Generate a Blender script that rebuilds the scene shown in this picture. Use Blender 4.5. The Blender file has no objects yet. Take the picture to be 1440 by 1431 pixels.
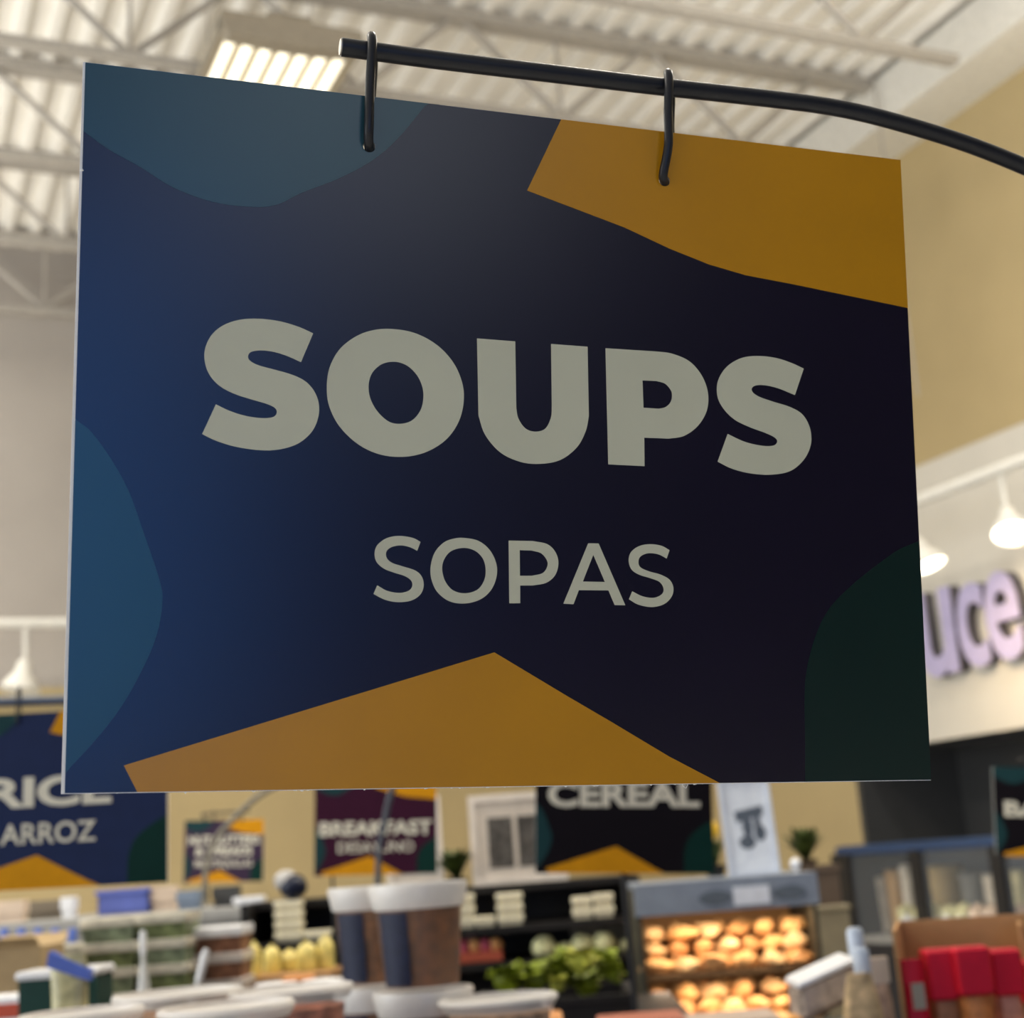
import bpy, bmesh, math, random
from mathutils import Vector, Matrix, noise
from mathutils.geometry import tessellate_polygon
random.seed(7)
PI = math.pi
C = bpy.context.scene.collection
sc = bpy.context.scene

# ------------------------------------------------------------------ camera
F = 2100.0; CX, CY = 720.0, 715.5; EYE = 1.5
TILT, ROLL, YAW = math.radians(13.2), math.radians(4.3), math.radians(24.4)
fw = Vector((math.sin(YAW)*math.cos(TILT), math.cos(YAW)*math.cos(TILT), math.sin(TILT)))
r0 = Vector((math.cos(YAW), -math.sin(YAW), 0)); u0 = r0.cross(fw)
rt = r0*math.cos(ROLL) - u0*math.sin(ROLL); up = u0*math.cos(ROLL) + r0*math.sin(ROLL)
CAM = Vector((0, 0, EYE))
cd = bpy.data.cameras.new('camera'); cam = bpy.data.objects.new('camera', cd); C.objects.link(cam)
cam.matrix_world = Matrix(((rt.x, up.x, -fw.x, 0), (rt.y, up.y, -fw.y, 0), (rt.z, up.z, -fw.z, EYE), (0, 0, 0, 1)))
cd.sensor_width = 36; cd.lens = F/1440*36; cd.sensor_fit = 'HORIZONTAL'
cd.clip_start = .02; cd.clip_end = 100
cd.dof.use_dof = True; cd.dof.focus_distance = .66; cd.dof.aperture_fstop = 12.5
sc.camera = cam
# ------------------------------------------------------------------ light
sc.view_settings.view_transform = 'Standard'; sc.view_settings.look = 'None'
sc.view_settings.exposure = .2; sc.view_settings.gamma = 1; sc.view_settings.use_curve_mapping = False
w = bpy.data.worlds.new('world'); sc.world = w; w.use_nodes = True
w.node_tree.nodes['Background'].inputs[0].default_value = (1, .96, .88, 1)
w.node_tree.nodes['Background'].inputs[1].default_value = .58
def area(loc, rot, sx, sy, power, col, name='ceiling_lamp_and_fill', spread=PI):
    l = bpy.data.lights.new(name, 'AREA'); l.shape = 'RECTANGLE'; l.size = sx; l.size_y = sy
    l.energy = power; l.color = col; l.spread = spread
    o = bpy.data.objects.new(name, l); C.objects.link(o); o.location = loc; o.rotation_euler = rot
    return o
for x, y in ((2.4, 3.2), (-1.6, 3.2), (-1.6, 7.6), (4.8, 4.0), (-1.2, 10.2)):
    area((x, y, 5.6), (0, 0, 0), .6, 1.2, 82, (1, .94, .84))
    area((x, y, 4.3), (PI, 0, 0), 1.2, 1.6, 52, (1, .96, .88))       # added upward fill without a fixture, brightens the roof deck
# daylight through the shop windows at the left and behind the aisle, then an added sheen panel
area((-7.5, 4.0, 2.4), (0, -PI/2-.30, 0), 3.2, 8.0, 330, (.86, .93, 1), 'window_and_sheen_light')
area((-1.35, -6.85, 1.9), (PI/2, 0, 0), 2.7, 3.4, 50, (.09, .34, 1), 'window_and_sheen_light')
area((.75, -6.85, 4.2), (PI/2, 0, 0), 1.9, 1.7, 15, (.85, .92, 1), 'window_and_sheen_light')  # unseen panel added so the top of the sign reflects a grey haze

# ------------------------------------------------------------------ helpers
def ray(px, py): return (fw + rt*((px-CX)/F) - up*((py-CY)/F)).normalized()
HF = Vector((math.sin(YAW), math.cos(YAW), 0))
def L(a, d, z): return Vector((r0.x*a + HF.x*d, r0.y*a + HF.y*d, z))
def Q(px, py, d):                                  # point seen at px,py and d metres ahead -> (sideways, height)
    v = ray(px, py); t = d/v.dot(HF); p = CAM + v*t
    return p.dot(r0), p.z
def onplane(px, py, ax, val):
    v = ray(px, py); return CAM + v*((val-CAM[ax])/v[ax])

_m = {}
def mat(name, col, rough=.6, spec=.3, metal=0, emit=0, var=.08, scale=30, alpha=1, trans=0, ecol=None):
    if name in _m: return _m[name]
    m = bpy.data.materials.new(name); m.use_nodes = True; nt = m.node_tree; b = nt.nodes['Principled BSDF']
    b.inputs['Roughness'].default_value = rough; b.inputs['Specular IOR Level'].default_value = spec
    b.inputs['Metallic'].default_value = metal; b.inputs['Alpha'].default_value = alpha
    b.inputs['Transmission Weight'].default_value = trans
    if var:
        tc = nt.nodes.new('ShaderNodeTexCoord'); n = nt.nodes.new('ShaderNodeTexNoise'); n.inputs['Scale'].default_value = scale
        n.inputs['Detail'].default_value = 4; r = nt.nodes.new('ShaderNodeValToRGB')
        r.color_ramp.elements[0].position = .3; r.color_ramp.elements[1].position = .7
        r.color_ramp.elements[0].color = tuple(c*(1-var) for c in col)+(1,)
        r.color_ramp.elements[1].color = tuple(min(1, c*(1+var)) for c in col)+(1,)
        nt.links.new(tc.outputs['Object'], n.inputs['Vector']); nt.links.new(n.outputs['Fac'], r.inputs['Fac'])
        nt.links.new(r.outputs['Color'], b.inputs['Base Color'])
    else: b.inputs['Base Color'].default_value = tuple(col)+(1,)
    if emit:
        b.inputs['Emission Color'].default_value = tuple(ecol or col)+(1,); b.inputs['Emission Strength'].default_value = emit
    _m[name] = m; return m

class G:
    def __init__(s): s.v = []; s.f = []
    def add(s, v, f):
        n = len(s.v); s.v += [tuple(q) for q in v]; s.f += [tuple(i+n for i in q) for q in f]; return s
    def box(s, x0, x1, y0, y1, z0, z1):
        return s.add([(x0,y0,z0),(x1,y0,z0),(x1,y1,z0),(x0,y1,z0),(x0,y0,z1),(x1,y0,z1),(x1,y1,z1),(x0,y1,z1)],
                     [(0,3,2,1),(4,5,6,7),(0,1,5,4),(1,2,6,5),(2,3,7,6),(3,0,4,7)])
    def rbox(s, x0, x1, y0, y1, z0, z1, b):        # box with chamfered vertical corners and lid edges
        c = [(x0+b,y0),(x1-b,y0),(x1,y0+b),(x1,y1-b),(x1-b,y1),(x0+b,y1),(x0,y1-b),(x0,y0+b)]
        mx, my = (x0+x1)/2, (y0+y1)/2; k = 1-2*b/max(x1-x0, 1e-6)
        rings = [(z0, k), (z0+b, 1), (z1-b, 1), (z1, k)]; vs = []
        for z, q in rings: vs += [(mx+(x-mx)*q, my+(y-my)*q, z) for x, y in c]
        fs = [tuple(range(7,-1,-1)), tuple(range(24,32))]
        for r in range(3):
            for i in range(8): j = (i+1) % 8; fs.append((r*8+i, r*8+j, r*8+8+j, r*8+8+i))
        return s.add(vs, fs)
    def lathe(s, prof, x=0, y=0, n=20, cap=True):
        vs = []; fs = []
        for r, z in prof: vs += [(x+r*math.cos(2*PI*i/n), y+r*math.sin(2*PI*i/n), z) for i in range(n)]
        for k in range(len(prof)-1):
            for i in range(n): j = (i+1) % n; fs.append((k*n+i, k*n+j, k*n+n+j, k*n+n+i))
        if cap: fs.append(tuple(range(n-1,-1,-1))); fs.append(tuple((len(prof)-1)*n+i for i in range(n)))
        return s.add(vs, fs)
    def tube(s, pts, r, n=10, cap=True, closed=False):
        pts = [Vector(p) for p in pts]; vs = []; fs = []; m = len(pts); ref = None
        for k, p in enumerate(pts):
            if closed: t = pts[(k+1) % m]-pts[k-1]
            else: t = pts[min(k+1, m-1)]-pts[max(k-1, 0)]
            t.normalize()
            if ref is None: ref = t.orthogonal().normalized()
            ref = (ref - t*ref.dot(t)).normalized(); b = t.cross(ref)
            rr = r[k] if isinstance(r, (list, tuple)) else r
            vs += [p+(ref*math.cos(2*PI*i/n)+b*math.sin(2*PI*i/n))*rr for i in range(n)]
        for k in range(m if closed else m-1):
            k2 = (k+1) % m
            for i in range(n): j = (i+1) % n; fs.append((k*n+i, k*n+j, k2*n+j, k2*n+i))
        if cap and not closed: fs.append(tuple(range(n-1,-1,-1))); fs.append(tuple((m-1)*n+i for i in range(n)))
        return s.add(vs, fs)
    def prism(s, loops, y0, y1):                   # outline in x,z with holes, thickness along y (y0 front)
        tri = tessellate_polygon([[Vector((a, b, 0)) for a, b in l] for l in loops])
        fl = [p for l in loops for p in l]; n = len(fl)
        vs = [(a, y0, b) for a, b in fl]+[(a, y1, b) for a, b in fl]; fs = []
        for t in tri: fs.append(t); fs.append(tuple(i+n for i in reversed(t)))
        o = 0
        for l in loops:
            m = len(l)
            for i in range(m): j = (i+1) % m; fs.append((o+i, o+j, n+o+j, n+o+i))
            o += m
        return s.add(vs, fs)
    def blob(s, c, r, k=.15, nu=12, nv=8, seed=0, fr=3.0):
        vs = []; fs = []; off = Vector((seed*3.7, seed*1.3, seed*.7))
        for j in range(nv+1):
            th = PI*j/nv
            for i in range(nu):
                ph = 2*PI*i/nu; q = Vector((math.sin(th)*math.cos(ph), math.sin(th)*math.sin(ph), math.cos(th)))
                e = 1+k*noise.noise(q*fr*.5+off)*1.6
                vs.append((c[0]+q.x*r[0]*e, c[1]+q.y*r[1]*e, c[2]+q.z*r[2]*e))
        for j in range(nv):
            for i in range(nu): i2 = (i+1) % nu; fs.append((j*nu+i, j*nu+nu+i, j*nu+nu+i2, j*nu+i2))
        return s.add(vs, fs)
def obj(name, g, m, parent=None, smooth=False, label=None):
    me = bpy.data.meshes.new(name); me.from_pydata(g.v, [], g.f); me.validate()
    bm = bmesh.new(); bm.from_mesh(me); bmesh.ops.remove_doubles(bm, verts=bm.verts, dist=1e-7)
    bmesh.ops.recalc_face_normals(bm, faces=bm.faces); bm.to_mesh(me); bm.free()
    if smooth:
        for p in me.polygons: p.use_smooth = True
    me.materials.append(m); o = bpy.data.objects.new(name, me); C.objects.link(o)
    if smooth:
        try: me.set_sharp_from_angle(angle=math.radians(40))
        except Exception: pass
    if parent: o.parent = parent
    if label: o['label'] = label
    return o
def tag(o, label, cat, group=None):
    o['label'] = label; o['category'] = cat
    if group: o['group'] = group
    return o
def struct(name, g, m, smooth=False):
    o = obj(name, g, m, None, smooth); o['kind'] = 'structure'; return o
def thing(name, label, cat, a, d, z, rot=0, group=None, world=None):
    o = bpy.data.objects.new(name, None); C.objects.link(o); o.empty_display_size = .05
    o.location = world if world else L(a, d, z); o.rotation_euler = (0, 0, rot if world else -YAW+rot)
    return tag(o, label, cat, group)
def dup(root, loc, rot=None, label=None, group=None):
    r = root.copy(); C.objects.link(r); r.location = loc
    if rot is not None: r.rotation_euler = (0, 0, rot)
    if label: r['label'] = label
    if group: r['group'] = group
    for ch in list(root.children):
        c = ch.copy(); C.objects.link(c); c.parent = r
        for g_ in ch.children: d_ = g_.copy(); C.objects.link(d_); d_.parent = c
    return r
def text_obj(name, s, size, m, parent, x, z, y, off=0, ext=.0003, sx=1, rotz=0, width=None):
    cu = bpy.data.curves.new('t', 'FONT'); cu.body = s; cu.size = size; cu.align_x = 'CENTER'; cu.align_y = 'CENTER'
    cu.offset = off; cu.extrude = ext; cu.resolution_u = 4
    t = bpy.data.objects.new('t', cu); C.objects.link(t)
    dg = bpy.context.evaluated_depsgraph_get(); me = bpy.data.meshes.new_from_object(t.evaluated_get(dg))
    bpy.data.objects.remove(t); me.name = name; me.materials.clear(); me.materials.append(m)
    xs = [v.co.x for v in me.vertices]; ys = [v.co.y for v in me.vertices]
    mx, my = (min(xs)+max(xs))/2, (min(ys)+max(ys))/2; k = width/(max(xs)-min(xs)) if width else sx
    for v in me.vertices: v.co = Vector(((v.co.x-mx)*k+x, y-v.co.z, v.co.y-my+z))
    me.flip_normals() if False else None
    o = bpy.data.objects.new(name, me); C.objects.link(o); o.parent = parent
    return o
def cr(pts, n=5):                                  # Catmull-Rom through an open run of points
    out = []
    P = [Vector(p) for p in pts]
    for i in range(len(P)-1):
        a = P[i-1] if i else P[i]*2-P[i+1]; b, c = P[i], P[i+1]; d = P[i+2] if i+2 < len(P) else c*2-b
        for k in range(n):
            t = k/n; out.append(.5*((2*b)+(c-a)*t+(2*a-5*b+4*c-d)*t*t+(3*b-a-3*c+d)*t**3))
    return out
def path(runs, closed_smooth=False, n=5):
    if closed_smooth:
        p = runs; ext = [p[-1]]+p+[p[0], p[1]]; o = []
        for i in range(1, len(ext)-2):
            a, b, c, d = [Vector(q) for q in ext[i-1:i+3]]
            for k in range(n):
                t = k/n; o.append(.5*((2*b)+(c-a)*t+(2*a-5*b+4*c-d)*t*t+(3*b-a-3*c+d)*t**3))
        return [tuple(q) for q in o]
    o = []
    for r in runs: o += cr(r, n) if len(r) > 2 else [Vector(r[0])]
    return [tuple(q) for q in o]

# ------------------------------------------------------------------ materials
WHITE = mat('white_paint', (.78, .76, .70), .6)
DECK = mat('deck_paint', (.86, .83, .77), .5, var=.05, scale=3)
JOIST = mat('joist_paint', (.40, .37, .33), .6)
TAN = mat('tan_wall_paint', (.51, .40, .215), .8, .1, var=.04, scale=2)
CREAM = mat('cream_wall_band', (.72, .68, .60), .8, .1, var=.04, scale=2)
GREYW = mat('grey_wall_paint', (.41, .375, .34), .8, .1, var=.04, scale=2)
DARKW = mat('dark_tile', (.062, .062, .062), .35, .5)
FLOOR = mat('floor_tile', (.62, .60, .56), .35, .4, var=.1, scale=4)
BLACK = mat('black_metal', (.012, .013, .017), .38, .4)
BLACKP = mat('black_plastic', (.015, .013, .012), .5, .3)
STEEL = mat('brushed_steel', (.25, .28, .33), .4, .5, metal=.1)
GREYM = mat('grey_laminate', (.34, .33, .31), .5)
FOAM = mat('foam_board', (.95, .94, .90), .8, .1)
PRINTW = mat('printed_white', (.64, .63, .46), .4, .4, var=.03, scale=18)
PRINTY = mat('printed_yellow', (.56, .25, .002), .33, .6, var=.05, scale=18)
NAVY = mat('printed_navy', (.006, .003, .014), .27, .8, var=.1, scale=12)
TEAL = mat('printed_teal', (.013, .056, .070), .28, .8, var=.05, scale=12)
GREEN = mat('printed_green', (.002, .018, .014), .28, .8, var=.05, scale=12)
TEALF = mat('flat_teal', (.012, .045, .050), .6, .1)
GREENF = mat('flat_green', (.003, .028, .022), .6, .1)
YELF = mat('flat_yellow', (.62, .27, .006), .6, .1)
WHITEF = mat('flat_print_white', (.70, .66, .54), .6, .1)
MAROON = mat('printed_maroon', (.038, .006, .022), .6, .1)
INK = mat('printed_black', (.006, .004, .006), .6, .1)
KRAFT = mat('kraft_board', (.46, .26, .12), .8, .1)
RED = mat('red_film', (.62, .012, .034), .4, .2)
CLEAR = mat('clear_plastic', (.7, .7, .68), .12, .3, alpha=.03, var=0)
FROST = mat('frosted_plastic', (.92, .89, .85), .3, .5, alpha=.72, var=0)
LIDW = mat('white_lid_plastic', (.90, .90, .92), .3, .6)

# ------------------------------------------------------------------ setting
XW, YB, ZC = 6.7, 11.55, 6.5
struct('floor', G().box(-9, XW, -7, YB+.2, -.1, 0), FLOOR)
# corrugated roof deck, flutes running to the back
g = G(); p = .2; n = int((XW+9)/p); prof = []
for i in range(n+1):
    x = -9+i*p; prof += [(x, ZC), (x+.05, ZC), (x+.075, ZC+.055), (x+.175, ZC+.055)]
vs = [(x, -7, z) for x, z in prof]+[(x, YB, z) for x, z in prof]; m_ = len(prof)
g.add(vs, [(i, i+1, m_+i+1, m_+i) for i in range(m_-1)])
struct('ceiling', g, DECK)
struct('wall_front', G().box(-3.2, XW, -7.15, -7, 0, ZC), mat('front_wall_paint', (.012, .010, .010), .8, .1))
# right wall: tan upper part, cream band below it, dark alcove behind the counter
YC = onplane(1209, 1140, 0, XW).y
zb = onplane(1309, 1043, 0, XW).z
zk = onplane(1380, 620, 0, XW).z
g = G().box(XW, XW+.15, -7, YB+.15, zk, ZC+.06); g.box(XW, XW+.15, YC, YB+.15, 0, zk)
struct('wall_right', g, TAN)
struct('trim_1', G().box(XW-.02, XW+.15, -7, YC, zb, zk), CREAM)
g = G().box(XW+.9, XW+1.0, -7, YC, 0, zb); g.box(XW, XW+.9, YC-.05, YC, 0, zb); g.box(XW, XW+1, -7, YC, zb, zb+.05)
struct('wall_alcove', g, DARKW)
g = G().box(-9, XW, YB, YB+.15, 0, ZC+.06); struct('wall_back', g, GREYW)
struct('trim_2', G().box(-.2, XW, YB-.02, YB, 0, 3.0), TAN)
struct('trim_3', G().box(XW-.42, XW, -7, YB, ZC-.36, ZC-.02), WHITE)

# roof joists
def joist(Y, lab, x0=-7.2, x1=XW-.4):
    t = thing('roof_joist', lab, 'joist', 0, 0, 0, 0, 'open web joists under the roof deck', world=(0, Y, ZC-.65))
    t.rotation_euler = (0, 0, 0)
    h = .65
    obj('top_chord', G().box(x0, x1, -.06, .06, h-.07, h-.005), JOIST, t)
    obj('bottom_chord', G().box(x0+.6, x1-.45, -.04, .04, 0, .045), JOIST, t)
    k = 0; x = 1.3-1.3*6
    while x < x1-.6:
        if x-.65 > x0: obj('web_rod', G().tube([(x-.62, 0, h-.05), (x, 0, .04)], .023, 8), JOIST, t)
        if x+.65 < x1: obj('web_rod', G().tube([(x+.62, 0, h-.05), (x, 0, .04)], .023, 8), JOIST, t)
        if k % 2 == 0: obj('web_post', G().tube([(x, 0, h-.05), (x, 0, .04)], .012, 6), JOIST, t)
        x += 1.3; k += 1
    return t
for i, Y in enumerate((6.13, 7.42, 8.71, 10.0, 11.29)):
    joist(Y, ['cream open-web steel roof joist nearest the camera, cut by the top of the photo',
              'cream roof joist whose chord passes just above the black sign arm',
              'cream roof joist crossing just below the lit fluorescent fixture',
              'cream roof joist second from the back wall',
              'cream roof joist nearest the grey back wall'][i])
# hanging rod near right end
a_ = onplane(1215, 20, 1, 7.3)
o = obj('hanger_rod', G().tube([(a_.x, 7.3, ZC), (a_.x, 7.3, 4.2)], .008, 8), JOIST)
tag(o, 'thin cream rod hanging from the roof deck near the right wall', 'rod')

# high bay fixture
def high_bay(px, py, z):
    v = ray(px, py); c = CAM+v*((z-EYE)/v.z)
    t = thing('high_bay_light', 'lit fluorescent high bay fixture with glowing tubes above the sign', 'light', 0, 0, 0, world=tuple(c))
    t.rotation_euler = (0, 0, 0)
    HB = mat('fixture_brown', (.30, .26, .20), .5)
    g = G().box(-.37, .37, -.62, .62, .06, .10)
    for k in (-1, 1): g.box(k*.37-.01, k*.37+.01, -.62, .62, .0, .08)
    obj('housing', g, HB, t)
    obj('ballast_box', G().box(-.12, .12, -.6, .6, .10, .17), HB, t)
    for y0, y1 in ((.58, .62), (-.66, -.56)):
        g = G(); g.prism([[(-.38, .02), (-.34, -.03), (-.10, -.045), (.10, -.045), (.34, -.03), (.38, .02), (.38, .10), (-.38, .10)]], y0, y1); obj('end_cap', g, HB, t)
    tm = mat('glowing_tube', (1, .95, .8), .4, emit=1.2, var=0, ecol=(1, .92, .72))
    for k in range(7):
        x = -.30+k*.10
        obj('tube_lamp', G().tube([(x, -.56, .02), (x, .58, .02)], .027, 10), tm, t, True)
    for k in (-.3, .3): obj('hanger_wire', G().tube([(k, 0, .1), (k, 0, ZC-z+.02)], .004, 6), JOIST, t)
    return t
high_bay(370, 138, 5.75)

# track lights on the right
def track_head(c, aim, lab, grp, lit=True, s=1.0):
    t = thing('track_light', lab, 'spotlight', 0, 0, 0, world=tuple(c), group=grp)
    t.rotation_euler = (0, 0, 0)
    obj('stem', G().tube([(0, 0, .0), (0, 0, -.16*s), (aim[0]*.03, aim[1]*.03, -.2*s)], .014*s, 8), WHITE, t, True)
    ax = Vector(aim).normalized(); q = Vector((0, 0, -1)).rotation_difference(ax); o0 = Vector((aim[0]*.03, aim[1]*.03, -.2*s))
    g = G().lathe([(.02, .0), (.04, -.02), (.05, -.08), (.09, -.13), (.115, -.19), (.11, -.195), (.10, -.18)], n=20)
    g.v = [tuple(q @ (Vector(v)*s)+o0) for v in g.v]; obj('lamp_shade', g, WHITE, t, True)
    g = G().lathe([(.105, -.185), (.07, -.20), (.02, -.208)], n=20); g.v = [tuple(q @ (Vector(v)*s)+o0) for v in g.v]
    obj('bulb', g, mat('glowing_bulb', (1, .95, .82), .4, emit=4, var=0, ecol=(1, .92, .74)) if lit else WHITE, t, True)
    if lit:
        l = bpy.data.lights.new('spot_light', 'SPOT'); l.energy = 42; l.color = (1, .74, .42); l.spot_size = 2.0; l.spot_blend = .8; l.shadow_soft_size = .07
        so = bpy.data.objects.new('spot_light', l); C.objects.link(so); so.parent = t; so.location = q @ Vector((0, 0, -.24*s))+o0
        so.rotation_mode = 'QUATERNION'; so.rotation_quaternion = Vector((0, 0, -1)).rotation_difference(Vector((.75, 0, -.65)))
    return t
XT = 5.75; zt = onplane(1440, 647, 0, XT).z
o = obj('light_track', G().tube([(XT, 2, zt), (XT, 10.5, zt)], .035, 10), WHITE, None, True); tag(o, 'white light track running along the right wall above the purple letters', 'track')
h1 = onplane(1408, 672, 0, XT); h2 = onplane(1297, 716, 0, XT)
track_head((XT, h1.y, zt-.03), (-.32, -.42, -1), 'glowing white track spotlight above the letter e at the right edge', 'track lights on the right', s=.95)
track_head((XT, h2.y+.1, zt-.03), (.1, -.35, -1), 'glowing track spotlight half hidden by the right edge of the sign', 'track lights on the right', s=.95)
YT = 10.6; zt2 = onplane(40, 876, 1, YT).z
o = obj('light_track', G().tube([(-6, YT, zt2), (3.2, YT, zt2)], .035, 10), WHITE, None, True); tag(o, 'white light track in front of the grey back wall', 'track')
hh = onplane(36, 885, 1, YT); track_head((hh.x, YT, zt2-.02), (-.15, -.1, -1), 'white bell shaped track spotlight in front of the grey back wall', 'track lights at the back', lit=False, s=1.15)
g = G().box(-6, 1.6, 0, .1, 0, .05); o = obj('wall_rail', g, STEEL); zz = onplane(40, 987, 1, 11.4).z; o.location = (0, 11.45, zz); tag(o, 'dark rail on the back wall above the rice sign', 'rail')

# wall letters
LAV = mat('lavender_face', (.52, .47, .72), .4, .4); LSIDE = mat('dark_letter_side', (.10, .09, .10), .5)
def wall_letter(ch, px0, px1, ytop, ybot, grp='dimensional letters on the right wall'):
    a = onplane(px0, (ytop+ybot)/2, 0, XW-.1); b = onplane(px1, (ytop+ybot)/2, 0, XW-.1)
    mid = (px0+px1)/2; zt_ = onplane(mid, ytop, 0, XW-.1).z; zb_ = onplane(mid, ybot, 0, XW-.1).z
    t = thing('wall_letter', 'lavender lowercase letter %s with dark sides on the cream wall' % ch, 'letter', 0, 0, 0, group=grp,
              world=(XW-.1, (a.y+b.y)/2, (zt_+zb_)/2))
    t.rotation_euler = (0, 0, -PI/2)
    W = abs(a.y-b.y); H_ = zt_-zb_
    f = text_obj('letter_face', ch, .7, LAV, t, 0, 0, -.012, off=.012, ext=.006, width=W)
    s_ = text_obj('letter_side', ch, .7, LSIDE, t, 0, 0, .04, off=.012, ext=.04, width=W)
    for q in (f, s_):
        zs = [v.co.z for v in q.data.vertices]; k = H_/(max(zs)-min(zs))
        for v in q.data.vertices: v.co.z *= k
for ch, x0, x1, yt, yb in (('u', 1292, 1345, 828, 953), ('c', 1349, 1389, 818, 940), ('e', 1388, 1437, 800, 930)):
    wall_letter(ch, x0, x1, yt, yb)

# ------------------------------------------------------------------ the signs
CO = [(120, 88), (1266, 225), (1309, 1096), (91, 1115)]      # TL TR BR BL of the soups sign in the photo
import numpy as np
R4 = [np.array(ray(*c)) for c in CO]
A_ = np.column_stack([R4[1], -R4[2], R4[3]]); lam = np.linalg.solve(A_, R4[0]); lam = [1]+list(lam)
PW = [R4[i]*lam[i] for i in range(4)]
wid = np.linalg.norm(PW[1]-PW[0]); SCL = .36/wid; PW = [Vector(p*SCL)+CAM for p in PW]
Uv = PW[1]-PW[0]; Vv = PW[3]-PW[0]; SW, SH = Uv.length, Vv.length
Un, Vn = Uv.normalized(), Vv.normalized(); NN = Un.cross(Vn).normalized()
if NN.dot(CAM-PW[0]) < 0: NN = -NN                            # towards the camera
def uv(px, py, off=0):                                         # photo pixel -> metres right / down on the sign face
    v = ray(px, py); t = (PW[0]-CAM).dot(NN)/v.dot(NN); p = CAM+v*t-PW[0]
    a11, a12, a22 = 1, Un.dot(Vn), 1; b1, b2 = p.dot(Un), p.dot(Vn); det = a11*a22-a12*a12
    return (b1*a22-b2*a12)/det, (b2*a11-b1*a12)/det
def cl(q): x, y = uv(*q); return (min(max(x, 0), SW)/SW, min(max(y, 0), SH)/SH)
def nrm(pts): return [cl(q) for q in pts]
S_TEAL = [(120, 88), (618, 131)]+[(598, 149), (562, 192), (526, 224), (479, 250), (425, 271), (389, 288), (353, 291), (299, 284), (244, 264), (197, 235), (154, 211), (122, 188), (116, 184)]
S_YEL = [(789, 168), (741, 268), (799, 290), (878, 320), (942, 350), (997, 372), (1048, 387), (1116, 400), (1276, 433), (1290, 436), (1266, 225)]
S_LEFT = path([[(104, 588), (129, 608), (159, 650), (182, 693), (203, 752), (225, 818), (228, 850), (221, 890), (205, 931), (174, 988), (137, 1037), (90, 1088)], [(90, 1088), (104, 588)]])
S_GRN = path([[(1296, 759), (1265, 772), (1240, 789), (1203, 818), (1167, 854), (1147, 893), (1134, 942), (1131, 986), (1132, 1040), (1132, 1100)], [(1132, 1100), (1309, 1100)], [(1309, 1096), (1296, 759)]])
S_TRI = [(193, 1116), (174, 1076), (695, 917), (800, 980), (860, 1015), (940, 1063), (1012, 1102)]
S_TEAL = path([[S_TEAL[0], S_TEAL[1]], S_TEAL[1:]])+[S_TEAL[-1]]
SH_ = {k: nrm(v) for k, v in (('t', S_TEAL), ('y', S_YEL), ('l', S_LEFT), ('g', S_GRN), ('r', S_TRI))}
def fix(l):
    o = []
    for q in l:
        if not o or (abs(q[0]-o[-1][0])+abs(q[1]-o[-1][1])) > 1e-4: o.append(q)
    return o
SH_ = {k: fix(v) for k, v in SH_.items()}
def A2(pts): return [(270+x/3.2, 430+y/3.2) for x, y in pts]
def B2(pts): k = 1440/510; return [(650+x/k, 450+y/k) for x, y in pts]
def C2(pts): return [(510+x/3.2, 740+y/3.2) for x, y in pts]
S1 = path([A2([(545,124),(480,95),(400,71),(310,59),(220,62),(140,88),(85,135),(57,200),(60,265),(85,320),(130,365),(200,400),(280,425),(340,443),(375,462),(380,485),(360,502),(310,505),(240,495),(170,473),(107,443)]),
  A2([(107,443),(45,577)]), A2([(45,577),(110,608),(200,635),(310,650),(400,645),(480,618),(540,565),(568,500),(570,440),(550,385),(510,340),(450,310),(370,287),(300,268),(262,248),(252,228),(265,208),(310,201),(370,208),(430,227),(490,254)]), A2([(490,254),(545,124)])])
O1 = path(A2([(890,104),(1000,122),(1100,175),(1175,255),(1215,345),(1222,430),(1200,520),(1145,600),(1060,655),(960,679),(850,670),(750,625),(665,545),(618,455),(606,370),(618,280),(660,200),(725,145),(800,113)]), True)
O1i = path(A2([(912,252),(965,268),(1010,310),(1036,365),(1040,420),(1025,475),(985,518),(930,531),(880,518),(830,470),(800,410),(795,350),(812,300),(855,262)]), True)
U1 = path([B2([(58,73),(210,85)]), B2([(210,85),(214,350)]), B2([(214,350),(222,390),(250,430),(290,443),(330,430),(352,385),(355,340)]), B2([(355,340),(352,95)]), B2([(352,95),(497,106)]), B2([(497,106),(502,380)]),
  B2([(502,380),(490,440),(455,505),(390,555),(310,571),(230,563),(150,525),(90,455),(64,380)]), B2([(64,380),(58,73)])])
P1 = path([B2([(568,112),(770,125)]), B2([(770,125),(830,133),(900,163),(950,220),(975,290),(970,360),(935,420),(880,460),(820,471)]), B2([(820,471),(722,467)]), B2([(722,467),(723,580)]), B2([(723,580),(579,573)]), B2([(579,573),(568,112)])])
P1i = path([B2([(715,240),(770,242)]), B2([(770,242),(805,253),(828,280),(832,303),(825,328),(805,346),(780,352)]), B2([(780,352),(719,348)]), B2([(719,348),(715,240)])])
S2 = path([B2([(1355,193),(1310,172),(1250,152),(1180,143),(1110,150),(1050,185),(1015,240),(1012,300),(1035,350),(1080,395),(1140,425),(1200,447),(1238,465),(1250,482),(1235,498),(1190,499),(1120,483),(1053,452)]), B2([(1053,452),(1013,562)]),
  B2([(1013,562),(1070,590),(1140,608),(1220,614),(1300,600),(1355,555),(1383,495),(1380,430),(1350,375),(1300,345),(1230,323),(1175,303),(1150,283),(1155,264),(1190,258),(1250,270),(1320,298)]), B2([(1320,298),(1355,193)])])
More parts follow.
